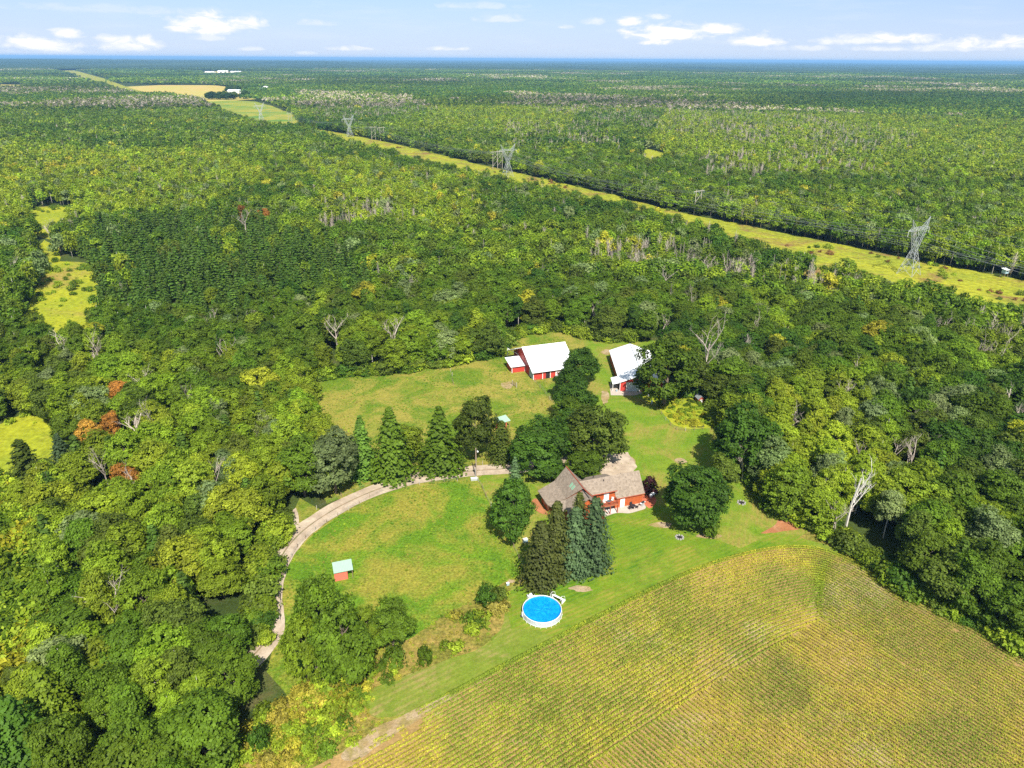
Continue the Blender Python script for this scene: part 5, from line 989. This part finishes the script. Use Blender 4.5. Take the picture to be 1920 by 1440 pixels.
# ------------------------------------------------------------------ low growth (uncountable)
def low(name, label, polys, sp_, kinds, sc_, tints, lodf=1, y0=30, keep=None, avoid=()):
    xs, ys = [], []
    for pl_ in polys:
        a = np.array(pl_); x, y = np.meshgrid(np.arange(a[:, 0].min(), a[:, 0].max(), sp_), np.arange(max(y0, a[:, 1].min()), a[:, 1].max(), sp_)); x, y = x.ravel() + rng.uniform(-.5, .5, x.size) * sp_, y.ravel() + rng.uniform(-.5, .5, y.size) * sp_; k = inpoly(x, y, pl_)
        for z in avoid: k &= ~inpoly(x, y, z)
        xs.append(x[k]); ys.append(y[k])
    x, y = np.concatenate(xs), np.concatenate(ys)
    if keep is not None: k = keep(x, y); x, y = x[k], y[k]
    m = len(x); s = rng.uniform(*sc_, m) * (.6 + .8 * fbm(x, y, 5, 11)); kk = rng.integers(0, len(kinds), m); ids = np.array([PROTO[(kinds[a], lodf)][int(b_ * 97) % 3] for a, b_ in zip(kk, rng.random(m))]); f = fbm(x, y, 7, 13) + rng.normal(0, .16, m); ti = np.clip(((f - .2) / .6 * len(tints)).astype(int), 0, len(tints) - 1)
    tt_ = np.array([tints[a] for a in ti]) * rng.uniform(.75, 1.25, (m, 1)); scatter(name, np.stack([x, y, 0 * x + .02], 1), rng.uniform(0, 6.28, m), np.stack([s, s, s * rng.uniform(.7, 1.2, m)], 1), ids, tt_, label); print(name, m)
GRN = [T('mid', 1.1), T('bright', 1.1), T('yellowgreen', 1.1), (.28, .25, .03), (.32, .28, .05)]
low('weeds', 'tall yellow and green weeds between pasture and field', [organic(weed_p, 3, .8, 4, 4)], 1.0, ['weed', 'weed', 'weed', 'weed', 'weed', 'weed', 'shrub'], (.4, .9), GRN, 1, keep=lambda x, y: (rng.random(len(x)) < .4 + .6 * (fbm(x, y, 9, 2) > .42) * (y < 92)) & ~inpoly(x, y, smooth_closed(strip_p, 3)))
low('goldenrod', 'yellow goldenrod and grass at the lower left tree line', [W([(300, 1560), (430, 1400), (480, 1345), (560, 1290), (640, 1270), (690, 1262), (700, 1310), (690, 1345), (640, 1390), (560, 1440), (470, 1500), (400, 1600)])], .9, ['weed', 'weed', 'weed', 'shrub'], (.4, .8), [T('bright'), T('yellowgreen', 1.2), (.34, .31, .03), (.38, .32, .045)], 1)
low('brush', 'yellow green brush along the left edge', [W(MEADOWS[3]), W([(-60, 960), (110, 960), (150, 1300), (-60, 1440)])], 2.2, ['shrub'], (.7, 1.7), [T('mid', 1.1), T('bright', 1.2), T('yellowgreen', 1.2), (.33, .32, .02)], 1)
low('meadow_growth', 'low shrubs dotted over the left meadows', [W(MEADOWS[i]) for i in (0, 1, 2)], 5., ['shrub', 'weed'], (.4, 1.0), [T('mid'), T('bright', 1.2), T('yellowgreen', 1.2)], 1, keep=lambda x, y: fbm(x, y, 14, 6) > .52)
edge = W([(566, 714), (640, 704), (700, 699), (780, 692), (850, 682), (930, 664), (950, 640), (985, 622), (1060, 618), (1100, 632), (1150, 640), (1200, 634)]), W([(1275, 738), (1325, 738), (1345, 765), (1358, 800), (1400, 845), (1408, 900), (1436, 935), (1460, 962), (1510, 978), (1560, 1002), (1610, 1038), (1640, 1062), (1700, 1098), (1780, 1143), (1860, 1186), (1930, 1222), (2060, 1290)]), W([(588, 790), (600, 842), (566, 714)]), W([(486, 1215), (484, 1130), (500, 1050), (530, 975)])
ring = []
for e in edge:
    for a, b_ in zip(e, e[1:]):
        a, b_ = np.array(a), np.array(b_); d = b_ - a; L_ = np.hypot(*d); nn = np.array([-d[1], d[0]]) / L_ * 1.6; ring.append([tuple(a - nn), tuple(b_ - nn), tuple(b_ + nn), tuple(a + nn)])
low('forest_edge_shrubs', 'shrubs and saplings crowding the forest edge', ring, 1.5, ['shrub'], (.7, 1.9), [T('dark', 1.2), T('mid', 1.1), T('bright'), T('olive', 1.2), T('yellowgreen')], 0)
low('corridor_growth', 'low bushes scattered over the power line corridor', [CORR], 7., ['shrub'], (.4, 1.1), [T('mid'), T('olive', 1.4), T('yellowgreen', 1.3), (.2, .1, .04)], 1, keep=lambda x, y: (fbm(x, y, 30, 6) > .6) & (np.hypot(x, y) < 1300))
low('garden_plants', 'leafy green and yellow rows of the vegetable garden', [W([(1212, 748), (1228, 740), (1296, 740), (1318, 754), (1338, 778), (1340, 799), (1288, 802), (1262, 792), (1244, 772)])], .95, ['shrub', 'weed', 'shrub'], (.22, .5), [T('mid', .9), T('mid', 1.2), T('bright', 1.3), T('yellowgreen', 1.2), T('yellow')], 0, keep=lambda x, y: (fbm(x, y, 4, 3) > .3) & (np.sin((x * .33 + y * .94) * 2.1) > -.35))
low('pasture_tufts', 'coarse grass tufts over the two pastures', [up_past, lo_past], 1.25, ['weed'], (.22, .5), [T('dark', 2.), T('mid', 1.6), T('bright', 1.4), T('yellowgreen', 1.3), (.32, .27, .06)], 1, keep=lambda x, y: (fbm(x, y, 6, 8) > .42) & (np.min([np.hypot(x - p[0], y - p[1]) for p in dw[::3]], axis=0) > 3.0))
low('yard_tufts', 'grass tufts at the yard edges', [yard_p], 2.2, ['weed'], (.15, .3), [T('mid', 1.6), T('bright', 1.4), T('yellowgreen', 1.2)], 1, keep=lambda x, y: fbm(x, y, 6, 8) > .56, avoid=[lawn_p, [HL(*q)[:2] for q in [(-25, -6), (5, -6), (5, 10), (-25, 10)]]])
# ------------------------------------------------------------------ crop rows
crop = bpy.data.collections.new('crop_kinds')
for v_ in range(6):
    g_ = np.random.default_rng(v_); n_ = 64; yy = g_.uniform(-.235, .235, n_); c = np.stack([g_.uniform(-.5, .5, n_), yy, np.where(g_.random(n_) < .65, g_.uniform(.40, .5, n_), g_.uniform(.1, .45, n_))], 1); c[:, 2] -= np.abs(c[:, 1]) * .35
    nn = np.stack([g_.normal(0, .4, n_), c[:, 1] * 3 + g_.normal(0, .35, n_), np.ones(n_)], 1); me = leaf_mesh('crop', c, nn, g_.uniform(.06, .11, n_), np.clip(g_.normal(.5, .2, n_), 0, 1), [M['leaf']]); o = bpy.data.objects.new('crop_%d' % v_, me); crop.objects.link(o)
fp = fe[np.cumsum(np.r_[0, np.hypot(*np.diff(fe, axis=0).T)]) < 1e9]
def offset(path, d):
    t = np.gradient(path, axis=0); t /= np.hypot(t[:, 0], t[:, 1])[:, None]; nn = np.stack([t[:, 1], -t[:, 0]], 1); q = path + nn * d
    seg = np.r_[0, np.cumsum(np.hypot(*np.diff(path, axis=0).T))]; s = np.arange(0, seg[-1], .5); return np.stack([np.interp(s, seg, q[:, 0]), np.interp(s, seg, q[:, 1])], 1), s
def dist_path(x, y, path):
    best = np.full(len(x), 1e9)
    for a, b_ in zip(path, path[1:]):
        d = b_ - a; L2 = d @ d
        if L2 < 1e-6: continue
        t = np.clip(((x - a[0]) * d[0] + (y - a[1]) * d[1]) / L2, 0, 1); best = np.minimum(best, np.hypot(x - a[0] - t * d[0], y - a[1] - t * d[1]))
    return best
corner = np.argmax(fe[:, 1] + .25 * fe[:, 0]); rows = []
innerA = np.array([P(1000, 1500), P(1545, 1160)]); dirA = (innerA[1] - innerA[0]) / np.hypot(*(innerA[1] - innerA[0])); nA = np.array([-dirA[1], dirA[0]])
dmaxA = 0.
for i in range(0, 90):
    d = .35 + .76 * i; q, s = offset(fp, d); k = dist_path(q[:, 0], q[:, 1], fp) > d - .25; q = q[k]
    if not len(q): continue
    # left of the inner boundary the headland rows stop; on the right they all run on
    side = (q - innerA[0]) @ nA; along = (q - innerA[0]) @ dirA; LB_ = np.hypot(*(innerA[1] - innerA[0]))
    left = ((q - innerA[1]) @ np.array([.755, .656])) < -.5
    q = q[(side > 0) | (~left)]; rows.append(q)
nA_rows = len(rows)
dB = np.array([math.cos(R(-49)), math.sin(R(-49))]); nB = np.array([-dB[1], dB[0]]); o0 = innerA[1]
for i in range(1, 150):
    st = o0 - nB * .76 * i; ss = np.arange(-90, 120, .5); q = st + dB * ss[:, None]; side = (q - innerA[0]) @ nA; rows.append(q[(side < -.2) & (((q - innerA[1]) @ np.array([.755, .656])) < .12)])
pts, rot = [], []
keepR = []
for j, q in enumerate(rows):
    if len(q) < 3: continue
    q2 = q[::2]; dd = np.diff(q, axis=0)[::2]; m = min(len(q2), len(dd)); q2, dd = q2[:m], dd[:m]; ok = np.hypot(*dd.T) < 1.0; pts.append(q2[ok]); rot.append(np.arctan2(dd[ok][:, 1], dd[ok][:, 0])); keepR.append(np.full(ok.sum(), False))
p_, r_, isB = np.concatenate(pts), np.concatenate(rot), np.concatenate(keepR)
ea = dist_path(p_[:, 0], p_[:, 1], fp)
k = inpoly(p_[:, 0], p_[:, 1], [tuple(a) for a in fe] + [(150, 20), (-60, 20)])
X_, Y_ = proj(p_[:, 0], p_[:, 1], 0); k &= (X_ > -60) & (X_ < 2050) & (Y_ < 1560) & (Y_ > 0)
p_, r_, ea, X_, Y_, isB = p_[k], r_[k], ea[k], X_[k], Y_[k], isB[k]
nz_ = fbm(p_[:, 0], p_[:, 1], 9, 3); n5 = fbm(p_[:, 0], p_[:, 1], 2.2, 6); lowleft = np.clip((1000 - X_) / 420, 0, 1) * np.clip((Y_ - 1180) / 90, 0, 1)
den = .95 + .55 * (nz_ - .5) + .5 * (n5 - .5) - .48 * lowleft; den -= .35 * ((ea < 6) & (X_ > 1560)) ; den = np.clip(den, 0, 1.1); k = (rng.random(len(p_)) < np.clip(den * 1.7, 0, 1)) & (den > .22) & ~((X_ < 800) & (ea < 3.5) & (rng.random(len(p_)) < .75)); p_, r_, den, X_, Y_ = p_[k], r_[k], den[k], X_[k], Y_[k]; m = len(p_)
wd = np.where((X_ < 1300) & (Y_ < 1400 - .6 * (X_ - 1150)), 1.05, .74) * (.5 + .5 * den); f = fbm(p_[:, 0], p_[:, 1], 12, 21) + rng.normal(0, .07, m); ct = np.array([(.16, .215, .018), (.21, .25, .02), (.25, .275, .022), (.29, .295, .025), (.33, .30, .03)]); ti = np.clip(((f - .25) / .5 * 5).astype(int), 0, 4)
scatter('crop_rows', np.stack([p_[:, 0], p_[:, 1], 0 * r_ + .04], 1), r_, np.stack([np.ones(m) * 1.25, wd, .6 + .7 * den], 1), rng.integers(0, 6, m), ct[ti] * 1.15 * rng.uniform(.8, 1.2, (m, 1)), 'yellow green soybean rows curving round the field', crop); print('crop', m)
# ------------------------------------------------------------------ haze: one closed box of even pale air
hz_ = MB(); hz_.bb(-61000, 61000, -4000, 61000, -1.0, 118.0); ho = hz_.build('haze', None); tag(ho, 'thin summer haze over the whole landscape', kind='stuff')
m, nt, out = newmat('haze'); vv = N(nt, 'ShaderNodeVolumePrincipled'); vv.inputs['Color'].default_value = (.30, .60, 1., 1); vv.inputs['Density'].default_value = .00006; vv.inputs['Anisotropy'].default_value = 0.; nt.links.new(vv.outputs[0], out.inputs['Volume']); ho.data.materials.append(m)
